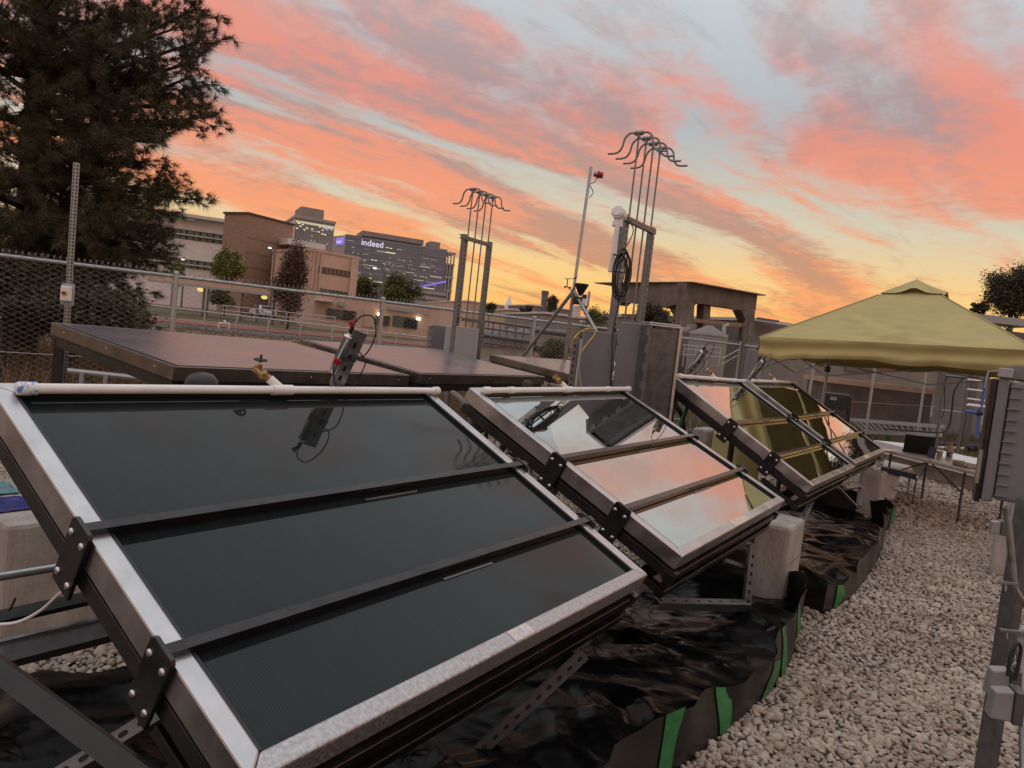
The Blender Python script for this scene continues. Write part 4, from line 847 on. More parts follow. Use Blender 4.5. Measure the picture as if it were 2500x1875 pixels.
# boxes of the left rack: one behind, one pale plate between the posts
b1 = at(1051, 842, 9.5); enclosure('grey electrical box hung left of the left strut rack', T(b1.x, b1.y, 1.32) @ RZ(YAW-.6), .36, .52, .22, m_grey, 6)
b2 = at(1112, 800, 8.95); enclosure('pale flat box between the posts of the left strut rack', T(b2.x, b2.y, 1.05) @ RZ(YAW), .46, .80, .16, m_greyl)
# boxes of the right rack
c1 = at(1412, 948, 6.2); enclosure('small grey electrical box with yellow cable on the right strut rack', T(c1.x, c1.y, 1.25) @ RZ(.02), .27, .66, .20, m_grey, 0)
c2 = at(1497, 950, 6.15); enclosure('tall grey electrical box in the middle of the right strut rack', T(c2.x, c2.y, 1.18) @ RZ(-.15), .285, .83, .22, m_grey, 6)
c3 = at(1570, 980, 5.9)
o = thing('clear_door_box', 'clear sided box with its door open beside the mirrored collector', 'electrical box', mtx=T(c3.x, c3.y, 1.10) @ RZ(.22))
m_clear = M('smoky_clear_plastic', (.11, .10, .105), .10, 0, .35, 14, spec=.6, alpha=.8)
MB().box((0, 0, 0), (.235, .006, .88)).build('clear_panel', m_clear, o, .003); MB().box((-.03, -.01, -.01), (-.001, .16, .90)).build('side_frame', m_galvd, o); MB().box((.236, -.015, -.01), (.262, .05, .90)).build('side_frame', m_steel, o, .004)
MB().box((-.03, -.012, .90), (.262, .16, .915)).build('top_cover', m_steel, o, .004); MB().box((-.03, -.004, .918), (.25, .17, .93)).build('top_cover', m_steel, o, .004); MB().box((.0, .09, .0), (.24, .16, .87)).build('back', m_galvd, o); MB().box((.06, .06, .35), (.14, .088, .62)).build('relay', M('rust_brown_part', (.10, .045, .025), .6, 0, .3, 10), o)
for z in (.08, .23, .38, .53, .68, .82): MB().box((-.036, -.014, z), (-.0305, .03, z+.06)).build('hinge', m_galv, o)
MB().tube(bez([(.03, -.02, .02), (.10, -.03, .06), (.16, -.03, .0), (.15, -.03, -.08), (.08, -.03, -.12)], 6), .004, 6).build('cable', m_yel, o)
# white junction box, white conduit and coil of black cable on the right rack
rt = at(1512, 522, 6.28)
o = thing('junction_box', 'white octagonal junction box at the top of the right strut rack', 'junction box', (rt.x, rt.y, rt.z)); oct_ = [(.062*math.cos(a*math.pi/4+.39), .062*math.sin(a*math.pi/4+.39)) for a in range(8)]
hm = T(0, 0, 0) @ RZ(-.5) @ RX(math.pi/2-.25)
MB().prism(oct_, -.05, .05, hm).build('housing', m_white, o, .008); MB().prism([(x*.75, y*.75) for x, y in oct_], .0505, .062, hm).build('cover', m_white, o, .004)
MB().tube([(.0, -.0, -.05), (-.005, -.0, -.11)], [.04, .05], 12).build('clamp', m_white, o)
p0, p1 = at(1508, 548, 6.25), at(1490, 664, 6.25)
tag(MB().tube([p0, p1], .022, 12).build('white_conduit', m_white), 'white conduit tube below the octagonal junction box', 'conduit')
o = thing('cable_coil', 'bundle of black cable hung in loops on the right strut rack', 'cable coil', at(1515, 660, 6.2))
for i in range(9):
    k = i-4; c = at(1516, 666, 6.15)-at(1515, 660, 6.2); rw, rh = .045+.008*(i % 4), .16+.014*(i % 5)
    pts = [c+Vector((math.cos(t)*rw+.006*k, -.03+.006*k, math.sin(t)*rh-.02*(i % 3))) for t in np.linspace(0, 2*math.pi, 22)]
    MB().tube(pts, .0055, 6).build('loop', m_rub, o)
MB().tube(bez([at(1531, 530, 6.2)-Vector(o.location), at(1546, 560, 6.2)-Vector(o.location), at(1536, 590, 6.2)-Vector(o.location), at(1518, 615, 6.2)-Vector(o.location)], 6), .005, 6).build('loop', m_rub, o)
for y in (620, 660):
    a, b = at(1497, y, 6.2)-Vector(o.location), at(1526, y+4, 6.2)-Vector(o.location); MB().tube([a, b], .012, 4).build('cable_hook', m_galv, o)
tag(MB().tube(bez([at(1512, 735, 6.2), at(1498, 800, 6.15), at(1494, 870, 6.1), at(1490, 950, 6.1)], 6), .006, 6).build('cable', m_rub), 'black cable running down the left post of the right strut rack', 'cable')
tag(MB().tube(bez([at(1396, 850, 6.05), at(1402, 826, 6.05), at(1425, 805, 6.1), at(1450, 803, 6.1), at(1452, 815, 6.1), at(1432, 842, 6.05), at(1418, 862, 6.0), at(1414, 900, 6.0), at(1419, 945, 6.0)], 7), .006, 6).build('yellow_cable', m_yel), 'yellow cable looped over the small grey box', 'cable')
o = thing('slotted_upright', 'short slotted galvanised upright left of the small grey box', 'strut', at(1392, 960, 6.0)); L0 = Vector(o.location)
slotted(o, 'channel', m_galvd, at(1394, 950, 6.0)-L0, at(1408, 828, 6.0)-L0, (-.3, -1, 0), .05, .055); MB().tube([at(1404, 950, 5.97)-L0, at(1419, 828, 5.97)-L0], .012, 6).build('cover_strip', m_greyl, o)
# siren mast with tripod and weather station
D_ = 11.0; tp = at(1443, 407, D_); o = thing('siren_mast', 'slender mast on a tripod carrying a red siren and a weather station', 'mast', (tp.x-.10, tp.y, 0)); L0 = Vector(o.location)
bs = Vector((tp.x-.07, tp.y, 0))
mid = at(1401, 705, D_); MB().tube([bs-L0, mid-L0], .030, 10).build('lower_pole', m_galv, o); MB().tube([mid-L0, tp-L0], .024, 10).build('upper_pole', m_pipe, o)
for x, y, d in ((1275, 872, 11.6), (1478, 850, 10.2)):
    e = at(x, y, d); dd = (e-(mid-Vector((0, 0, .03)))); e2 = mid-Vector((0, 0, .03))+dd*(mid.z/(mid.z-e.z))*.97; MB().tube([mid-Vector((0, 0, .03))-L0, e2-L0], .028, 10).build('leg', m_galv, o)
s0_ = at(1450, 424, D_)-L0; sx = Vector((1, -.15, -.12)).normalized()
sr = MB().tube([s0_, s0_+sx*.065], .042, 10).build('siren_bracket', m_galv, o); MB().tube([s0_+sx*.06, s0_+sx*.075], .062, 14).tube([s0_+sx*.075, s0_+sx*.145], [.054, .042], 14).build('siren', m_red, sr)
MB().tube(bez([s0_+sx*.04-Vector((0, 0, .03)), s0_+Vector((.03, 0, -.12)), s0_+Vector((-.04, 0, -.17)), s0_+Vector((.02, 0, -.28)), s0_+Vector((-.03, 0, -.38))], 6), .006, 6).build('siren_cable', m_rub, sr)
# weather station
w0 = at(1416, 722, D_-.1); ws = thing('weather_station', 'weather station with funnel, vane and louvred shield on the siren mast', 'weather station', w0); L1 = Vector(ws.location); ws.scale = (1.28, 1.28, 1.28)
P = lambda x, y, d=D_-.1: (at(x, y, d)-L1)/1.28
MB().lathe([(.02, 0), (.03, .02), (.085, .13), (.085, .14), (.07, .135), (.02, .02)], 20, T(*P(1417, 722))).build('rain_funnel', m_rub, ws)
MB().box((-.05, -.04, -.05), (.05, .04, .04), T(*P(1410, 733))).build('gauge_body', m_rub, ws, .006)
MB().box((-.035, -.03, -.06), (.035, .03, .06), T(*P(1425, 733))).build('white_housing', m_white, ws, .006); MB().box((-.024, -.034, .0), (.024, -.0305, .045), T(*P(1426, 729))).build('panel', m_rub, ws)
MB().box((-.012, -.02, -.09), (.012, .02, .09), T(*P(1437, 730))).build('bracket', m_greyl, ws, .003)
MB().box((-.04, -.004, -.04), (.04, .004, .04), T(*P(1427, 753)) @ RX(-.7)).build('solar_cell_frame', m_white, ws); MB().box((-.028, -.0065, -.03), (.028, -.0045, .03), T(*P(1427, 753)) @ RX(-.7)).build('solar_cell', m_dglass, ws)
for i in range(8): MB().lathe([(.048, 0), (.062, -.008), (.062, -.011), (.044, -.004)], 18, T(*(P(1409, 747)+Vector((0, 0, -.019*i))))).build('louvre', m_white, ws)
a = P(1384, 700); MB().tube([a, a+Vector((0, 0, .10))], .006, 8).tube([a+Vector((-.04, 0, .09)), a+Vector((.06, 0, .10))], .004, 6).build('vane_stem', m_rub, ws); MB().prism([(.05, .0), (.10, .035), (.115, .055), (.09, .005)], -.003, .003, T(*(a+Vector((0, 0, .095)))) @ RX(math.pi/2)).build('vane_tail', m_rub, ws)
for k in range(3): an = k*2.09; MB().lathe([(.002, -.012), (.013, 0), (.013, .008)], 8, T(*(a+Vector((.04*math.cos(an), .04*math.sin(an), -.005))))).build('cup', m_rub, ws); MB().tube([a, a+Vector((.04*math.cos(an), .04*math.sin(an), -.002))], .003, 5).build('cup_arm', m_rub, ws)
MB().tube(bez([a, a+Vector((.05, 0, -.03)), P(1400, 712)], 5), .006, 6).build('vane_arm', m_rub, ws)
# perforated sign post with stop button box at the left
o = thing('stop_button_post', 'perforated galvanised post with a stop button box in front of the pine', 'post', at(160, 930, 5.6)); L0 = Vector(o.location); a, b = at(156, 900, 5.6), at(187, 398, 5.6)
bt = a+(a-b)*(a.z/(b.z-a.z)); slotted(o, 'post', m_galv, bt-L0, b-L0, (-.45, -1, 0), .033, .027, True, True)
cpx = at(165, 718, 5.52)-L0; bm_ = T(*cpx) @ RZ(.15)
bx_ = MB().box((-.045, -.004, -.085), (.05, .0, .08), bm_).build('back_plate', m_greyl, o, .003); MB().box((-.034, -.045, -.055), (.036, -.0045, .06), bm_).build('switch_box', m_white, o, .006); MB().box((-.029, -.0485, -.048), (.030, -.0455, .052), bm_).build('box_cover', m_white, o, .002)
MB().prism([(-.016, -.016), (.016, -.016), (.016, .016), (-.016, .016)], 0, .003, bm_ @ T(0, -.049, .006) @ RX(math.pi/2)).build('yellow_plate', m_yel, o); MB().lathe([(.008, 0), (.008, .012), (.013, .014), (.013, .022), (.008, .025)], 14, bm_ @ T(0, -.052, .006) @ RX(math.pi/2)).build('stop_button', m_red, o)
# aluminium bench frame behind the first flat panel
o = thing('trestle_frame', 'pale aluminium trestle rail in front of the fence under the first flat panel', 'trestle', at(150, 902, 6.2)); L0 = Vector(o.location)
MB().tube([at(150, 903, 6.2)-L0, at(600, 950, 6.4)-L0], .022, 4).build('rail', m_greyl, o)
for x in (152, 200, 258): MB().tube([at(x, 905+(x-150)*.105, 6.2)-L0, at(x-12, 905+(x-150)*.105+140, 6.2)-L0], .018, 4).build('leg', m_greyl, o)
# tall pole at the fence and cabinet by it
o = thing('gate_pole', 'dark slender pole standing at the fence near the canopy corner', 'pole', at(1806, 930, 16.6)); a, b = at(1808, 925, 16.6), at(1821, 784, 16.6); L0 = Vector(o.location)
MB().tube([(0, 0, -L0.z), b-L0], .045, 8).build('pole', m_galvd, o)
p = at(1836, 925, 15.5); o = thing('cabinet', 'grey upright cabinet beside the slender pole at the fence', 'cabinet', (p.x, p.y, 0)); MB().box((-.11, 0, 0), (.13, .3, at(1836, 853, 15.5).z)).build('body', m_grey, o, .01); MB().box((-.09, -.012, .1), (.11, -.001, at(1836, 857, 15.5).z)).build('door', m_grey, o, .004)
# ---------------------------------------------------------------- canopy tent, table and yard things
m_tent = M('olive_yellow_fabric', (.46, .385, .165), .8, 0, .06, 3, .06, 20)
def tent():
    A, B, PK = at(1858, 822, 9.74), at(2540, 858, 7.79), at(2238, 687, 9.94)
    d = (B-A); d.z = 0; s = d.length; d.normalize(); pr = Vector((-d.y, d.x, 0)); D = A+pr*s; Cc = B+pr*s
    o = thing('canopy_tent', 'yellow pop-up canopy tent over the folding table', 'canopy', (A.x, A.y, 0)); L0 = Vector(o.location)
    cor = [A-L0, B-L0, Cc-L0, D-L0]; pk = PK-L0; n = 44; rng = random.Random(5); mb = MB()
    for k in range(4):
        p, q = cor[k], cor[(k+1) % 4]; o_ = len(mb.v); nrm = (q-p).cross(pk-p).normalized(); crs = [(rng.uniform(0, .9), rng.uniform(0, .12), rng.uniform(.15, .5)*rng.choice((-1, 1, 1)), rng.uniform(.1, .45), rng.uniform(.006, .016), rng.uniform(.012, .03)) for _ in range(16)]
        for i in range(n+1):
            t = i/n*.84
            for j in range(n+1):
                w = p.lerp(q, j/n).lerp(pk, t)
                e = math.sin(math.pi*j/n)*(1-t)
                sag = -.05*e*math.sin(math.pi*min(1, t/.84))
                wr = .016*e*math.sin(34*(j/n)*.6+26*t+2*k)*max(0, math.sin(5*t+4*j/n-1.0)) + .022*e*mnoise.noise(Vector((j*.16+i*.05, i*.30, k*5.1)))
                
                for u0, t0, du, dt, am, wd_ in crs:
                    a_ = ((j/n-u0)*du+(t-t0)*dt)/(du*du+dt*dt)
                    if 0 < a_ < 1: ds = abs((j/n-u0)*dt-(t-t0)*du)/math.hypot(du, dt); wr += am*math.exp(-(ds/wd_)**2)*math.sin(math.pi*a_)*min(1, e*4)
                mb.v.append(tuple(w+nrm*(sag+wr)))
        for i in range(n):
            for j in range(n): a = o_+i*(n+1)+j; mb.f.append((a, a+1, a+n+2, a+n+1)); mb.sm.append(True)
    rf = mb.build('roof', m_tent, o)
    for k in range(4): MB().tube([cor[k].lerp(pk, t)+Vector((0, 0, .004)) for t in (0, .25, .5, .75)], .009, 6).build('hip_seam', m_tent, rf)
    # vent flap on top, lifted off the roof
    mb = MB(); m_ = 12
    for k in range(4):
        p, q = cor[k].lerp(pk, .76), cor[(k+1) % 4].lerp(pk, .76); o_ = len(mb.v)
        for i in range(5):
            t = i/4
            for j in range(m_+1):
                w = p.lerp(q, j/m_).lerp(pk+Vector((0, 0, .03)), t); lift = .075*math.exp(-((j/m_-.55)/.16)**2)*(1-t)**1.5; w.z += lift+.022*(1-t); mb.v.append(tuple(w))
        for i in range(4):
            for j in range(m_): a = o_+i*(m_+1)+j; mb.f.append((a, a+1, a+m_+2, a+m_+1)); mb.sm.append(True)
    mb.build('vent_flap', m_tent, rf)
    for k in range(4):
        p, q = cor[k], cor[(k+1) % 4]; mb = MB(); nn = 60; out = (q-p).cross(Vector((0, 0, 1))).normalized()
        for i in range(9):
            v = i/8
            for j in range(nn+1):
                u = j/nn; w = p.lerp(q, u); sc = .045*max(0, math.sin(u*math.pi*4+.6))**1.3
                dep = (.235+sc+.02*math.sin(u*9))*v
                fold = .022*math.sin(v*9.0+u*2.0)+.010*math.sin(u*38+v*4)*v+.012*mnoise.noise(Vector((u*8, v*3, k)))
                mb.v.append(tuple(w+out*(fold+.012)+Vector((0, 0, .006-dep))))
        for i in range(8):
            for j in range(nn): a = i*(nn+1)+j; mb.f.append((a, a+1, a+nn+2, a+nn+1)); mb.sm.append(True)
        mb.build('valance', m_tent, o)
    for c in cor:
        x, y = c.x+(pk.x-c.x)*.02, c.y+(pk.y-c.y)*.02
        MB().box((x-.018, y-.018, 0), (x+.018, y+.018, c.z-.02)).build('leg', m_greyl, o); MB().box((x-.035, y-.035, c.z-.36), (x+.035, y+.035, c.z-.27)).build('corner_joint', m_rub, o)
    for k in (1, 2, 3):
        a, b = cor[k], cor[(k+1) % 4]; z = Vector((0, 0, -.18)); m2 = a.lerp(b, .5)
        MB().tube([a+z, m2+z-Vector((0, 0, .25)), b+z], .011, 6).tube([a+z-Vector((0, 0, .25)), m2+z, b+z-Vector((0, 0, .25))], .011, 6).build('truss', m_greyl, o)
tent()
# folding table
def table():
    a, b = at(2150, 1098, 11.3), at(2392, 1146, 9.35)       # front edge of the top, far to near
    d = b-a; d.z = 0; L_ = d.length; zt = .74
    P0 = gnd(2334, 1279); P1 = gnd(2346, 1265)
    dirv = d.normalized(); o = thing('folding_table', 'white folding table under the yellow canopy', 'table', mtx=frame((P0.x-dirv.x*(L_-.28), P0.y-dirv.y*(L_-.28), 0), dirv)); w = .72
    m_tt = M('table_plastic', (.55, .50, .47), .5, 0, .06, 4)
    MB().box((0, -.03, zt-.045), (L_, w, zt)).build('table_top', m_tt, o, .012)
    m_leg = M('dark_grey_leg', (.07, .065, .065), .4, .3, .1, 8)
    for x in (.22, L_-.28):
        for y in (.02, w-.08): MB().tube([(x, y, 0), (x-.01, y, .3), (x, y, zt-.05)], .0165, 10).build('leg', m_leg, o)
        MB().tube([(x-.01, .02, .20), (x-.01, w-.08, .20)], .012, 8).build('leg_bar', m_greyl, o)
    MB().tube([(L_-.29, .06, .40), (L_*.50, .1, zt-.06)], .011, 8).tube([(.23, .06, .40), (L_*.44, .1, zt-.06)], .011, 8).build('brace', m_leg, o)
    return o, L_, w, zt
tb, TL, TW, TZ = table(); tbm = tb.matrix_basis
def on_table(px, py): # point on the table top under a picture point
    p = gnd(px, py, TZ); return p
# laptop
p = on_table(2240, 1108); rz = math.atan2(tbm[1][0], tbm[0][0])
o = thing('laptop', 'open black laptop on the folding table, lid towards the camera', 'laptop', (p.x, p.y, TZ), -.42)
MB().box((-.20, .0, 0), (.20, .26, .018)).build('base', m_rub, o, .004); MB().box((-.20, -.004, 0), (.20, .004, .275), T(0, -.002, .016) @ RX(.30)).build('lid', m_rub, o, .003); MB().box((-.17, .05, .0182), (.17, .2, .0195)).build('keyboard', m_galvd, o)
m_blue = M('blue_plastic', (.02, .045, .13), .45, 0, .2, 12)
p = on_table(2272, 1118); o = thing('notebook', 'dark blue notebook standing beside the laptop', 'notebook', (p.x, p.y+.05, TZ), rz); MB().box((-.03, -.01, 0), (.10, .012, .16), RX(-.15)).build('cover', m_blue, o, .002); MB().box((-.028, .0125, .004), (.097, .02, .155), RX(-.15)).build('pages', m_white, o)
def cup(label, px, py, r, h, mat, lidmat, name='drink_cup', cat='cup'):
    p = on_table(px, py); o = thing(name, label, cat, (p.x, p.y, TZ))
    MB().lathe([(r*.78, 0), (r*.86, h*.5), (r, h)], 18).build('body', mat, o); MB().lathe([(r*1.04, h+.001), (r*1.04, h+.012), (r*.8, h+.02)], 18).build('lid', lidmat, o); return o
m_bott = M('clear_bottle', (.42, .36, .33), .15, 0, .05, 5, alpha=.75)
m_paper = M('paper_label', (.40, .33, .30), .6, 0, .1, 20)
o = cup('iced coffee cup on the table between laptop and bottle', 2292, 1122, .042, .11, m_paper, m_bott); MB().lathe([(.0361, .055), (.0415, .1)], 18).build('clear_band', m_bott, o)
p = on_table(2316, 1123); o = thing('sports_bottle', 'clear drink bottle with an orange cap on the folding table', 'bottle', (p.x, p.y, TZ))
MB().lathe([(.040, 0), (.042, .02), (.038, .08), (.044, .12), (.042, .18), (.02, .215), (.018, .222)], 20).build('body', m_bott, o); lb = MB().lathe([(.0445, .045), (.0400, .082), (.0450, .115)], 20).build('label', M('dark_bottle_label', (.10, .07, .065), .5, 0, .2, 30), o); MB().lathe([(.021, .222), (.021, .25), (.018, .253)], 16).build('cap', M('orange_cap', (.55, .10, .03), .4, 0, .1, 8), o)
text('lettering', 'G', m_white, lb, (-.014, -.0468, .062), .045, off=.001)
p = on_table(2352, 1140); o = thing('document_box', 'olive book in a clear tray near the table end', 'tray', (p.x, p.y, TZ), rz)
MB().box((-.13, -.06, 0), (.14, .12, .012)).build('tray_base', m_blue, o, .003); MB().box((-.13, -.062, .0121), (-.125, .12, .07)).box((.135, -.062, .0121), (.14, .12, .07)).box((-.125, -.062, .0121), (.135, -.058, .03)).build('tray_side', m_bott, o); MB().box((-.11, -.04, .013), (.11, .10, .055)).build('book', m_tent, o, .004); MB().box((.05, -.0425, .03), (.11, -.0405, .05)).build('book_label', m_white, o)
for lab, px, py, w_, l_ in (('loose white sheet of paper at the far end of the table', 2162, 1098, .30, .21), ('white card with dark marks beside the laptop', 2272, 1122, .14, .10), ('small white slip of paper near the bottle', 2302, 1129, .07, .09)):
    p = on_table(px, py); o = thing('paper_sheet', lab, 'paper', (p.x, p.y, TZ+.001), rz+.1); MB().box((-w_/2, -l_/2, 0), (w_/2, l_/2, .003)).build('sheet', m_white, o)
    if 'marks' in lab: MB().box((-.05, -.01, .0031), (.02, .002, .004)).build('ink', m_rub, o)
m_bag = M('charcoal_fabric', (.035, .038, .042), .8, 0, .3, 12)
p = on_table(2376, 1104); o = thing('gravel_bag', 'charcoal cloth bundle at the back of the folding table', 'bundle', (p.x, p.y, TZ))
rr = random.Random(4)
for i in range(11):
    c = (rr.uniform(-.10, .10), rr.uniform(-.06, .06), rr.uniform(.03, .10)); r0 = rr.uniform(.04, .06); MB().lathe([(r0*.3, -r0*.8), (r0*.9, -r0*.4), (r0, 0), (r0*.8, r0*.5), (r0*.2, r0*.85)], 12, T(*c) @ RX(rr.uniform(-.5, .5))).build('fold', m_bag, o)
# chair under the table
p = gnd(2190, 1213); o = thing('blue_stool', 'blue topped stool on thin dark legs in front of the table', 'stool', (0, 0, 0)); m_seat = M('blue_webbing', (.018, .034, .062), .6, 0, .3, 40)
za = .47
a, b, c2, d2 = gnd(2152, 1139, za), gnd(2238, 1160, za), gnd(2232, 1145, za)+Vector((.12, .30, 0)), gnd(2160, 1128, za)+Vector((.12, .26, 0))
L0 = Vector((a.x, a.y, 0)); o.location = L0
q = [v-L0 for v in (a, b, c2, d2)]
st_ = MB().add([tuple(v) for v in q]+[tuple(v-Vector((0, 0, .075))) for v in q], [(0, 1, 2, 3), (4, 7, 6, 5), (0, 4, 5, 1), (1, 5, 6, 2), (2, 6, 7, 3), (3, 7, 4, 0)]).build('seat', m_seat, o, .01)
MB().add([tuple(v.lerp((q[0]+q[2])/2, .06)+Vector((0, 0, .002))) for v in q]+[tuple(v.lerp((q[0]+q[2])/2, .06)+Vector((0, 0, .012))) for v in q], [(4, 5, 6, 7), (0, 1, 5, 4), (1, 2, 6, 5), (2, 3, 7, 6), (3, 0, 4, 7)]).build('cushion', m_greyl, o, .004)
for v in q: MB().tube([v-Vector((0, 0, .05)), (v.x, v.y, 0)], .010, 6).build('leg', m_bronze, o)
MB().tube([q[0]-Vector((0, 0, .30)), q[1]-Vector((0, 0, .30))], .008, 6).build('stretcher', m_bronze, o)
tag(MB().tube(bez([on_table(2270, 1125)+Vector((0, 0, .005)), gnd(2262, 1140, .6), gnd(2252, 1152, .5), gnd(2235, 1180, .2), gnd(2222, 1205, .02), gnd(2190, 1200, .02), gnd(2165, 1185, .02)], 6), .005, 6).build('power_cord', m_rub), 'thin dark power cord hanging from the table to the gravel', 'cord')
# bucket behind the far concrete block
p = gnd(2160, 1218); o = thing('bucket', 'white plastic bucket with a dark top beside the far concrete block', 'bucket', (p.x, p.y, 0))
MB().lathe([(.125, 0), (.15, .34), (.156, .345), (.156, .37)], 22).build('pail', m_white, o); MB().lathe([(.158, .371), (.158, .385), (.14, .39)], 22).build('lid', m_paper, o); MB().tube([(-.155, 0, .32), (0, -.165, .2), (.155, 0, .32)], .004, 6).build('handle', m_galv, o)
# dark plastic panel with diamond holes behind the farthest collector
p = gnd(2065, 1180); p = at(2035, 1010, 12.6); m_dk = M('charcoal_plastic', (.022, .023, .027), .45, 0, .15, 10)
o = thing('cart_panel', 'charcoal plastic cart back with diamond holes behind the farthest collector', 'cart', (p.x, p.y, 0), .05)
h1 = at(2035, 964, 12.6).z; x0, x1 = -.20, .28; h0 = .45
MB().box((x0, 0, h1-.24), (x1, .04, h1)).build('top_panel', m_dk, o, .015)
for s in (x0, x1-.03): MB().box((s, .002, h0), (s+.03, .038, h1-.2)).build('side_bar', m_dk, o)
mb = MB()
for i in range(-4, 8): mb.tube([(x0+i*.09, .02, h1-.24), (x0+i*.09+.28, .02, h1-.24-.28)], .010, 4); mb.tube([(x0+i*.09+.28, .02, h1-.24), (x0+i*.09, .02, h1-.24-.28)], .010, 4)
mb.v = [(min(max(v[0], x0+.01), x1-.01), v[1], v[2]) for v in mb.v]; mb.build('lattice', m_dk, o); MB().box((x0, .0, 0), (x1, .03, h0)).build('base_panel', m_dk, o, .01)
MB().box((x0+.10, -.004, h1-.09), (x0+.22, -.001, h1-.035)).build('label_plate', m_greyl, o); MB().tube([(x0, .02, h1+.02), (x1-.03, .02, h1+.02), (x1+.025, .02, h1-.03), (x1+.025, .02, .1)], .016, 8).build('tube_frame', m_galvd, o)
# ladder laid on its side on green stands
a, b = at(2072, 1024, 19.5), at(2306, 1042, 17.0); a2, b2 = at(2110, 1055, 19.5), at(2300, 1062, 17.0)
o = thing('ladder', 'aluminium ladder lying on its side on stands behind the canopy', 'ladder', (a.x, a.y, a2.z)); L0 = Vector(o.location)
for p, q_ in ((a, b), (a2, b2)):
    f_ = frame(p-L0, q_-p); MB().box((0, -.035, -.045), ((q_-p).length, .0, .045), f_).build('rail', m_greyl, o)
for i in range(15): t = (i+.5)/15; MB().tube([a.lerp(b, t)-L0, a2.lerp(b2, t)-L0], .017, 6).build('rung', m_greyl, o)
for k_, t in enumerate((.35, .85)):
    p = a2.lerp(b2, t); o = thing('green_stand', ('green steel stand under the far half of the ladder', 'green steel stand under the near end of the ladder')[k_], 'stand', (p.x, p.y, 0)); MB().box((-.05, -.05, 0), (.05, .05, p.z-.05)).build('post', M('dark_green_paint', (.02, .06, .05), .5, 0, .2, 8), o, .004); MB().box((-.12, -.12, 0), (.12, .12, .02)).build('foot', m_galvd, o)
# instrument frame with hanging black hoses, and pipe stand behind the table
D_ = 16.0
o = thing('instrument_frame', 'grey upright frame with hanging black hoses behind the table', 'frame', at(2339, 1087, D_)); L0 = Vector(o.location)
for x0, y0, x1, y1 in ((2306, 912, 2288, 1060), (2365, 925, 2338, 1092)): a, b = at(x0, y0, D_), at(x1, y1, D_); e = b+(b-a)*(b.z/(a.z-b.z)); MB().tube([a-L0, e-L0], .034, 4).build('post', m_galvd, o)
MB().tube([at(2306, 917, D_)-L0, at(2366, 922, D_)-L0], .03, 4).build('crossbar', m_galvd, o); MB().tube([at(2296, 1000, D_)-L0, at(2350, 1006, D_)-L0], .012, 6).build('crossbar', m_pipe, o)
MB().tube(bez([at(2350, 924, D_)-L0, at(2330, 955, D_)-L0, at(2324, 1000, D_)-L0, at(2315, 1045, D_)-L0, at(2290, 1056, D_)-L0, at(2230, 1052, D_)-L0, at(2160, 1047, D_)-L0], 7), .02, 6).build('hose', m_rub, o)
MB().tube(bez([at(2320, 915, D_)-L0, at(2308, 930, D_)-L0, at(2306, 975, D_)-L0, at(2304, 1010, D_)-L0, at(2292, 1025, D_)-L0], 6), .010, 6).build('hose', m_rub, o)
m_bpipe = M('blue_pipe', (.055, .11, .30), .4, 0, .12, 6)
D_ = 14.5; o = thing('pipe_gantry', 'blue and white pipe gantry standing left of the near grey enclosure', 'gantry', at(2400, 1010, D_)); L0 = Vector(o.location)
MB().tube([at(2408, 915, D_)-L0, at(2392, 1010, D_)-L0, at(2384, 1070, D_)-L0], .035, 8).build('blue_post', m_bpipe, o); MB().tube([at(2356, 1004, D_)-L0, at(2386, 1008, D_)-L0], .04, 8).build('blue_arm', m_bpipe, o); MB().tube([at(2384, 1008, D_)-L0, at(2397, 1009, D_)-L0], .055, 8).build('coupling', m_rub, o)
for y in (926, 950, 973, 988): MB().tube([at(2362, y, D_)-L0, at(2404, y+5, D_)-L0], .016 if y < 980 else .03, 8).build('white_arm', m_pvc, o)
for lab, x0, y0, x1, y1, r, mt_ in (('blue pipe lying across the gravel behind the table', 2245, 1080, 2400, 1084, .06, m_bpipe), ('white pipe lying across the gravel behind the table', 2260, 1090, 2400, 1094, .045, m_pvc)):
    a, b = gnd(x0, y0+6), gnd(x1, y1+6); a.z = b.z = r; tag(MB().tube([a, b], r, 10).build('ground_pipe', mt_), lab, 'pipe')
lowbox('concrete_kerb', 'low concrete kerb slab behind the folding table', 'kerb', 2170, 1106, 2400, 1140, 15.0, .5, m_conc, 12.6, zb=0)
# yellow tank behind the second collector
p = gnd(1795, 1150); p = at(1795, 1120, 8.6); o = thing('yellow_tank', 'yellow translucent plastic tank between second and third collector', 'tank', (p.x, p.y, 0), .6); MB().box((-.24, -.2, 0), (.24, .2, at(1795, 1052, 8.6).z)).build('body', m_tent, o, .05); MB().lathe([(.06, 0), (.06, .04)], 14, T(.1, 0, at(1795, 1052, 8.6).z)).build('cap', m_rub, o)
# ---------------------------------------------------------------- blocks, liners and edge details
def block(name, label, mtx, w, l, h, bev=.03):
    o = thing(name, label, 'concrete block', mtx=mtx); MB().box((0, 0, 0), (w, l, h)).build('body', m_conc, o, bev); MB().box((.03, .03, h*.55), (w-.03, .03-.032, h*.56)).build('cast_line', m_concd, o); return o
def blk(name, label, p, w, l, h): return block(name, label, T(p.x, p.y, 0) @ RZ(YAW), w, l, h)
p = at(1932, 1290, 5.2); blk('concrete_block', 'upright concrete block under the low corner of the second collector', p, .5, .25, p.z)
p = at(2157, 1160, 9.0); blk('concrete_block', 'upright concrete block under the farthest collector beside the bucket', p, .5, .26, p.z)
p = at(1730, 1050, 8.8); blk('concrete_block', 'upright concrete block seen between second and third collector', p, .4, .2, p.z)
p = at(2486, 1306, 6.9); blk('concrete_block', 'grey concrete block behind the conduit at the right edge', p, .3, .18, p.z)
p = at(18, 1284, 3.47)
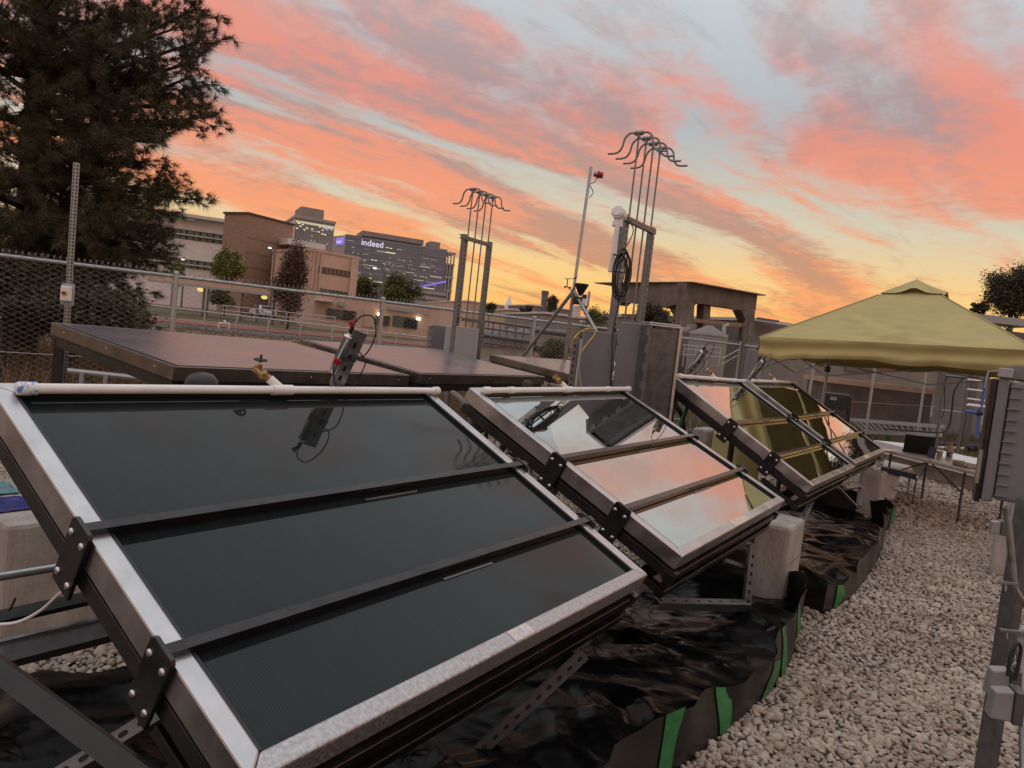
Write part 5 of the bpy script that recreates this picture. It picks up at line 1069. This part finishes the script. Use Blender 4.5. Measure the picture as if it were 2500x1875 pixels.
pad = thing('concrete_pad', 'wide concrete ballast block behind the nearest collector', 'concrete block', mtx=T(p.x, p.y, 0) @ RZ(YAW-.03)); MB().box((0, 0, 0), (2.6, 1.0, p.z)).build('body', m_conc, pad, .025)
# cloths on the pad
def cloth(label, pts, z, mat, seed):
    q = [gnd(x, y, z) for x, y in pts]; mb = MB(); n = 16
    for i in range(n+1):
        for j in range(n+1):
            w = q[0].lerp(q[1], j/n).lerp(q[3].lerp(q[2], j/n), i/n); k = mnoise.noise(Vector((j*.4, i*.5, seed)))
            mb.v.append((w.x+.01*k, w.y+.01*mnoise.noise(Vector((i*.3, j*.3, seed+3))), z+.012+.012*k))
    for i in range(n):
        for j in range(n): a = i*(n+1)+j; mb.f.append((a, a+1, a+n+2, a+n+1)); mb.sm.append(True)
    o = tag(mb.build('cloth', mat), label, 'cloth'); o.modifiers.new('thick', 'SOLIDIFY').thickness = .006; return o
cloth('deep blue tarp folded on the concrete ballast block', [(-60, 1262), (120, 1240), (110, 1212), (-60, 1222)], p.z, M('blue_tarp', (.018, .018, .16), .45, 0, .3, 14), 1)
cloth('teal rag lying on the concrete ballast block', [(-60, 1216), (50, 1206), (16, 1180), (-60, 1186)], p.z, M('teal_rag', (.12, .25, .28), .8, 0, .2, 14), 2)
m_dbr = M('dark_brace', (.055, .055, .06), .42, .5, .2, 20)
# members seen below the left edge of the nearest collector
o = thing('support_frame', 'dark steel support members under the left edge of the nearest collector', 'support frame', at(0, 1560, 2.4)); L0 = Vector(o.location)
def seg(name, mat, x0, y0, d0, x1, y1, d1, r, n=4): return MB().tube([at(x0, y0, d0)-L0, at(x1, y1, d1)-L0], r, n).build(name, mat, o)
seg('cross_beam', m_black, -60, 1522, 2.55, 420, 1415, 3.0, .030); seg('channel', m_galvd, -80, 1624, 2.45, 420, 1500, 2.95, .052); seg('channel_lip', m_galv, -80, 1585, 2.44, 420, 1464, 2.94, .007)
slotted(o, 'brace', m_dbr, at(1425, 1598, 3.2)-L0, at(1080, 1915, 2.95)-L0, (.35, -.7, .6), .05, .06, False)
seg('conduit', m_pipe, -60, 1418, 2.35, 260, 1366, 2.7, .014, 10)
for (x0, y0, d0, x1, y1, d1, w_, mt_) in ((-60, 1590, 1.75, 420, 1950, 1.45, .045, m_black), (90, 1930, 1.95, 440, 1715, 2.05, .042, m_galvd)):
    a, b = at(x0, y0, d0)-L0, at(x1, y1, d1)-L0; slotted(o, 'brace', mt_, a, b, (-.2, -1, .75), w_, .055 if mt_ is m_galvd else .40, False)
tag(MB().tube(bez([at(-30, 1525, 2.3), at(40, 1520, 2.3), at(100, 1490, 2.3), at(150, 1446, 2.2), at(195, 1420, 2.1)], 6), .0055, 6).build('clear_hose', m_pvc), 'thin pale hose tied to the dark beam under the nearest collector', 'hose')
tag(MB().tube(bez([at(22, 1490, 2.28), at(30, 1478, 2.28), at(38, 1460, 2.28)], 4), .004, 5).build('cable_tie', m_rub), 'black cable tie on the dark beam under the nearest collector', 'cable tie')
# foot bracket of the second collector by its block
o = thing('foot_bracket', 'grey steel foot bracket beside the concrete block of the second collector', 'bracket', at(1720, 1500, 4.6)); L0 = Vector(o.location)
slotted(o, 'arm', m_galv, at(1600, 1474, 4.35)-L0, at(1822, 1478, 4.9)-L0, (.2, -.3, 1), .055, .12, False); slotted(o, 'upright', m_galvd, at(1822, 1478, 4.9)-L0, at(1838, 1330, 5.0)-L0, (0, -1, 0), .05, .06, False); seg('brace', m_galvd, 1770, 1370, 4.95, 1836, 1392, 5.0, .022); seg('base_beam', m_galv, 1465, 1490, 4.2, 1640, 1395, 4.9, .035)
o = thing('foot_bracket', 'grey steel foot bracket under the farthest collector', 'bracket', at(2070, 1230, 8.3)); L0 = Vector(o.location)
seg('arm', m_galv, 2062, 1192, 8.4, 2104, 1186, 8.8, .03); seg('upright', m_galvd, 2096, 1236, 8.6, 2108, 1150, 8.9, .03); seg('brace', m_galv, 2046, 1190, 8.3, 2094, 1240, 8.5, .02); seg('base_beam', m_galv, 1905, 1235, 7.2, 2090, 1130, 8.9, .03)
slotted(o, 'brace_strut', m_galv, at(1905, 1385, 6.2)-L0, at(1985, 1215, 6.6)-L0, (-.5, -1, 0), .05, .05, False, True)
# clutter in the gap between first and second collector
o = thing('hose_clutter', 'loose white hoses and fittings between first and second collector', 'hoses', at(1200, 1080, 4.3)); L0 = Vector(o.location); rr = random.Random(9)
for k in range(7):
    x, y = 1145+k*26, 1000+k*30; d = 4.2; MB().tube(bez([at(x, y, d)-L0, at(x+30, y+12+rr.uniform(-15, 15), d-.05)-L0, at(x+45, y+35, d-.1)-L0, at(x+20, y+60, d-.1)-L0], 6), .008 if k % 2 else .013, 8).build('hose', m_pvc if k % 3 else m_rub, o)
for k in range(4): MB().lathe([(.02, -.03), (.03, -.02), (.03, .02), (.015, .04)], 12, T(*(at(1170+k*60, 1040+k*52, 4.25)-L0)) @ RX(.6*k)).build('fitting', m_greyl, o)
MB().tube([at(1270, 1120, 4.3)-L0, at(1340, 1105, 4.6)-L0], .05, 12).build('pump', m_galvd, o); MB().tube([at(1330, 1250, 4.1)-L0, at(1440, 1270, 4.3)-L0], .03, 10).build('pump', m_galvd, o)
MB().tube(bez([at(1105, 960, 5.2)-L0, at(1125, 975, 5.0)-L0, at(1150, 1010, 4.9)-L0], 4), .022, 10).build('drain_hose', m_concd, o)
o = thing('cable_loops', 'black cables and white hose hanging left of the third collector', 'cables', at(1640, 980, 6.9)); L0 = Vector(o.location)
for k in range(4): MB().tube(bez([at(1634+k*3, 948, 6.9)-L0, at(1642+k*4, 985, 6.9)-L0, at(1660+k*3, 1015, 6.9)-L0, at(1668+k*2, 1050, 6.8)-L0], 6), .006, 6).build('cable', m_rub, o)
MB().tube(bez([at(1622, 968, 6.9)-L0, at(1640, 990, 6.9)-L0, at(1640, 1015, 6.9)-L0, at(1625, 1020, 6.9)-L0, at(1665, 1025, 6.9)-L0], 6), .009, 8).build('white_hose', m_pvc, o); MB().tube([at(1680, 985, 6.8)-L0, at(1660, 1045, 6.8)-L0], .02, 8).build('green_pole', m_green, o)
# black caps poking up behind the top edges
p = at(492, 938, 3.25); o = thing('black_vent_cap', 'black round vent cap poking up behind the nearest collector', 'vent cap', p); MB().lathe([(.072, -.10), (.072, -.005), (.068, .02), (.05, .043), (.02, .052), (.004, .053)], 26, RX(.12)).build('dome', m_rub, o); MB().lathe([(.0725, -.012), (.0745, -.006), (.0725, 0)], 26, T(0, 0, -.02)).build('rim', m_galvd, o); MB().tube([(0, 0, -.1), (0, 0, -.5)], .05, 12).build('pipe', m_rub, o)
p = at(1288, 938, 5.0); o = thing('black_vent_cap', 'small black vent cap behind the second collector', 'vent cap', p); MB().lathe([(.038, -.06), (.038, .0), (.03, .02), (.01, .028)], 20).build('dome', m_rub, o); MB().tube([(0, 0, -.06), (0, 0, -.5)], .03, 12).build('pipe', m_rub, o)
# ---- black pond liners with taped edges
m_liner = M('black_pond_liner', (.0035, .0035, .004), .22, 0, .4, 6, spec=.35, rvar=.14)
def crease(mt):
    nt = mt.node_tree; N, L = nt.nodes, nt.links; b = N['Principled BSDF']; tc = N.new('ShaderNodeTexCoord'); nz = N.new('ShaderNodeTexNoise'); nz.inputs['Scale'].default_value = 3; L.new(tc.outputs['Object'], nz.inputs[0])
    mx = N.new('ShaderNodeMix'); mx.data_type = 'RGBA'; mx.inputs[0].default_value = .22; L.new(tc.outputs['Object'], mx.inputs[6]); L.new(nz.outputs[1], mx.inputs[7]); prev = None
    for sc, st in ((4.5, .30), (11.0, .16)):
        v = N.new('ShaderNodeTexVoronoi'); v.inputs['Scale'].default_value = sc; L.new(mx.outputs[2], v.inputs['Vector']); bp = N.new('ShaderNodeBump'); bp.inputs['Strength'].default_value = st; bp.inputs['Distance'].default_value = .25/sc; L.new(v.outputs['Distance'], bp.inputs['Height'])
        if prev: L.new(prev.outputs[0], bp.inputs['Normal'])
        prev = bp
    L.new(prev.outputs[0], b.inputs['Normal'])
crease(m_liner); m_liner.node_tree.nodes['Principled BSDF'].inputs['IOR'].default_value = 1.19
m_lout = M('dull_liner_outside', (.013, .011, .010), .33, 0, .3, 8, .15, 30, spec=.35)
_fr = random.Random(12); FOLD = [(math.cos(a_), math.sin(a_), f_, am_, _fr.uniform(0, 9)) for a_, f_, am_ in [(_fr.uniform(0, math.pi), _fr.uniform(.8, 3.6), 0) for _ in range(9)]]
def folds(x, y, v):
    z = 0.0
    wx, wy = .22*mnoise.noise(v*1.9), .22*mnoise.noise(v*1.9+Vector((7, 2, 1)))
    for k, (c, s, f, _, ph) in enumerate(FOLD):
        t = ((x+wx)*c+(y+wy)*s)*f+ph; tri = abs((t % 1.0)-.5)*2
        z += (.030/f)*tri*(.25+1.5*max(0, .5+mnoise.noise(v*.9+Vector((k*3.1, 0, 5)))))
    return z-.045
def liner(label, outline, hts, tapes, seed, name='pond_liner'):
    o = thing(name, label, 'liner', (outline[0][0], outline[0][1], 0)); L0 = Vector(o.location)
    n = len(outline); pts = bez([(x, y, h) for (x, y), h in zip(outline+[outline[0]], hts+[hts[0]])], 10)
    cx_ = sum(p[0] for p in outline)/n; cy_ = sum(p[1] for p in outline)/n
    mb = MB(); k = len(pts); rows = 6
    def wall(i, v, out=0.0):
        p = pts[i % k]; q = pts[(i+1) % k]; d = (Vector((q.x-p.x, q.y-p.y, 0))); d = d.normalized() if d.length > 1e-5 else Vector((1, 0, 0)); nr = Vector((d.y, -d.x, 0))
        if nr.dot(Vector((p.x-cx_, p.y-cy_, 0))) < 0: nr = -nr
        w = .10*mnoise.noise(Vector((p.x*2.6, p.y*2.6, seed)))+.02*mnoise.noise(Vector((p.x*13, p.y*13, v*2)))
        h = p.z*(1+.38*mnoise.noise(Vector((p.x*3.1, p.y*3.1, seed+4))))
        return Vector((p.x, p.y, 0))+nr*((.02+w)*v-.03*v*v+out)+Vector((0, 0, h*v))-L0
    for i in range(k):
        for r in range(rows+1): mb.v.append(tuple(wall(i, r/rows)))
    for i in range(k-1):
        for r in range(rows): a = i*(rows+1)+r; mb.f.append((a, a+rows+1, a+rows+2, a+1)); mb.sm.append(True)
    wl = mb.build('liner_wall', m_lout, o)
    for i0, wd_ in tapes:
        tm = MB(); 
        for j in range(2):
            for r in range(rows+1): tm.v.append(tuple(wall(i0, r/rows*1.01, .006).lerp(wall(i0+1, r/rows*1.01, .006), wd_*j+.16*r*(1 if i0 % 3 else .3))))
        for r in range(rows): tm.f.append((r, r+rows+1, r+rows+2, r+1)); tm.sm.append(True)
        tm.build('green_tape', m_green, o)
    xs = [p[0] for p in outline]; ys = [p[1] for p in outline]; st = .022
    gx = np.arange(min(xs), max(xs)+st, st); gy = np.arange(min(ys), max(ys)+st, st)
    X, Y = np.meshgrid(gx, gy); ins = inside(X.ravel(), Y.ravel(), [(p.x, p.y) for p in pts]).reshape(X.shape)
    Zg = np.zeros(X.shape)
    for j in range(X.shape[0]):
        for i in range(X.shape[1]):
            v = Vector((X[j, i], Y[j, i], seed*3.3)); Zg[j, i] = .065+.030*mnoise.noise(v*1.4)+folds(X[j, i], Y[j, i], v)
    vid = -np.ones(X.shape, int); fl = MB()
    for j in range(X.shape[0]):
        for i in range(X.shape[1]):
            if ins[j, i]: vid[j, i] = len(fl.v); fl.v.append((X[j, i]-L0.x, Y[j, i]-L0.y, max(.03, Zg[j, i])))
    for j in range(X.shape[0]-1):
        for i in range(X.shape[1]-1):
            q = [vid[j, i], vid[j, i+1], vid[j+1, i+1], vid[j+1, i]]
            if min(q) >= 0: fl.f.append(tuple(q)); fl.sm.append(True)
    fl.build('liner_floor', m_liner, o); return o
liner('crumpled black pond liner with green tape under the first two collectors', LINER1, [.26, .30, .28, .24, .28, .32, .34, .30, .1, .05, .05, .05], [(16, 1.6), (24, 1.5), (31, 2.0), (37, 1.7), (44, 1.8), (51, 1.6), (56, 1.3), (61, 1.4)], 1)
liner('black pond liner with green taped wall under the farther collectors', LINER2, [.20, .20, .22, .26, .30, .34, .3, .2, .2, .2], [(4, 1.8), (26, 1.2), (35, 1.3), (41, 1.5), (44, 2.2), (47, 2.4)], 5)
# ---- grey enclosure on its strut post at the right edge
D_ = 3.0; a = at(2424, 1232, D_)
o = thing('grey_enclosure', 'large grey ribbed enclosure on a strut post at the right edge', 'electrical box', mtx=T(a.x, a.y, a.z+.02) @ RZ(-.50)); hh = at(2418, 925, D_).z-a.z-.02
MB().box((0, .0, 0), (.42, .30, hh)).build('body', m_grey, o, .012); MB().box((-.045, -.002, -.012), (-.004, .16, hh+.01)).build('lid', m_grey, o, .008); MB().box((-.068, .0, -.02), (-.048, .13, hh+.004)).build('gasket_frame', m_bar, o, .004)
for i in range(11): z = hh*(i+.5)/11; MB().box((-.002, -.012, z-.004), (.040, -.0005, z+.002)).build('rib', m_grey, o, .001)
MB().box((-.05, -.02, hh+.011), (.0, .03, hh+.05)).build('latch', m_greyl, o, .004); MB().tube([(-.09, -.004, hh-.04), (-.085, -.004, hh+.03), (-.05, -.004, hh+.035)], .004, 6).build('hasp', m_galv, o); MB().box((-.075, -.012, .06), (-.062, -.0005, .20)).build('clasp', m_galv, o)
MB().prism([(.055*math.cos(t)+.02, .055*math.sin(t)) for t in np.linspace(0, math.pi, 12)], 0, .006, T(0, .05, hh+.012) @ RX(math.pi/2)).build('mounting_ear', m_grey, o)
o = thing('strut_post', 'dark strut post with outlets and conduit at the right edge', 'post', (at(2496, 1300, 2.85).x, at(2496, 1300, 2.85).y, 0)); L0 = Vector(o.location)
MB().box((-.03, -.03, 0), (.03, .03, 1.36), RZ(.5)).build('post', m_galvd, o, .004); MB().box((.055, -.31, 0), (.115, -.25, 1.0)).build('post', m_galvd, o, .004)
P = lambda x, y, d=2.75: at(x, y, d)-L0
MB().tube(bez([P(2456, 1240), P(2464, 1300), P(2472, 1380), P(2477, 1430), P(2485, 1450), P(2503, 1475), P(2520, 1480)], 6), .0125, 12).build('conduit', m_galv, o); MB().tube(bez([P(2520, 1525, 2.5), P(2496, 1540, 2.5), P(2488, 1570, 2.5), P(2496, 1680, 2.45), P(2500, 1950, 2.3)], 6), .0125, 12).build('conduit', m_galv, o)
for x, y, d in ((2473, 1425, 2.72), (2476, 1542, 2.48)): MB().box((-.05, -.006, -.006), (.02, .006, .006), T(*P(x, y, d))).build('conduit_clamp', m_galv, o, .002); MB().tube([P(x-18, y, d), P(x-19, y+18, d)], .005, 8).build('clamp_bolt', m_bolt, o)
m_cover = M('clear_grey_cover', (.26, .25, .25), .22, 0, .1, 8, spec=.6)
for x, y, d, s in ((2433, 1660, 2.45, 1.0), (2440, 1712, 2.3, 1.0), (2428, 1285, 4.3, .8)):
    mt_ = T(*P(x, y, d)) @ RZ(-.25); w_, h_ = .030*s, .050*s
    bx_ = MB().add([(-w_, -.03, -h_), (w_, -.03, -h_), (w_, .03, -h_), (-w_, .03, -h_), (-w_*.8, -.025, h_*.75), (w_, -.025, h_*.95), (w_, .025, h_*.95), (-w_*.8, .025, h_*.75)], [(0, 3, 2, 1), (4, 5, 6, 7), (0, 1, 5, 4), (1, 2, 6, 5), (2, 3, 7, 6), (3, 0, 4, 7)], mt_).build('outlet_cover', m_cover, o, .006); MB().box((w_+.001, -.034, -h_*1.1), (w_+.03, .034, h_*1.05), mt_).build('outlet_box', m_galvd, o, .004)
MB().tube(bez([P(2460, 1650, 2.4), P(2468, 1600, 2.4), P(2484, 1570, 2.4), P(2492, 1590, 2.4), P(2478, 1660, 2.4)], 6), .006, 8).build('black_cord', m_rub, o)
pz = [P(2477+2*math.sin(i*1.6), 1620+i*3, 2.42) for i in range(26)]; MB().tube(pz, .006, 6).build('flex_conduit', m_galv, o)
# small offcut of channel lying by the second liner
a, b = gnd(1950, 1425, .10), gnd(2024, 1482, .03); o = thing('channel_offcut', 'short grey channel offcut lying at the corner of the far liner', 'channel', (a.x, a.y, 0)); f_ = frame(Vector(a)-Vector((a.x, a.y, 0)), b-a); MB().box((0, -.04, -.003), ((b-a).length, .04, .003), f_).box((0, -.04, .0031), ((b-a).length, -.036, .03), f_).box((0, .036, .0031), ((b-a).length, .04, .03), f_).build('channel', m_galv, o)
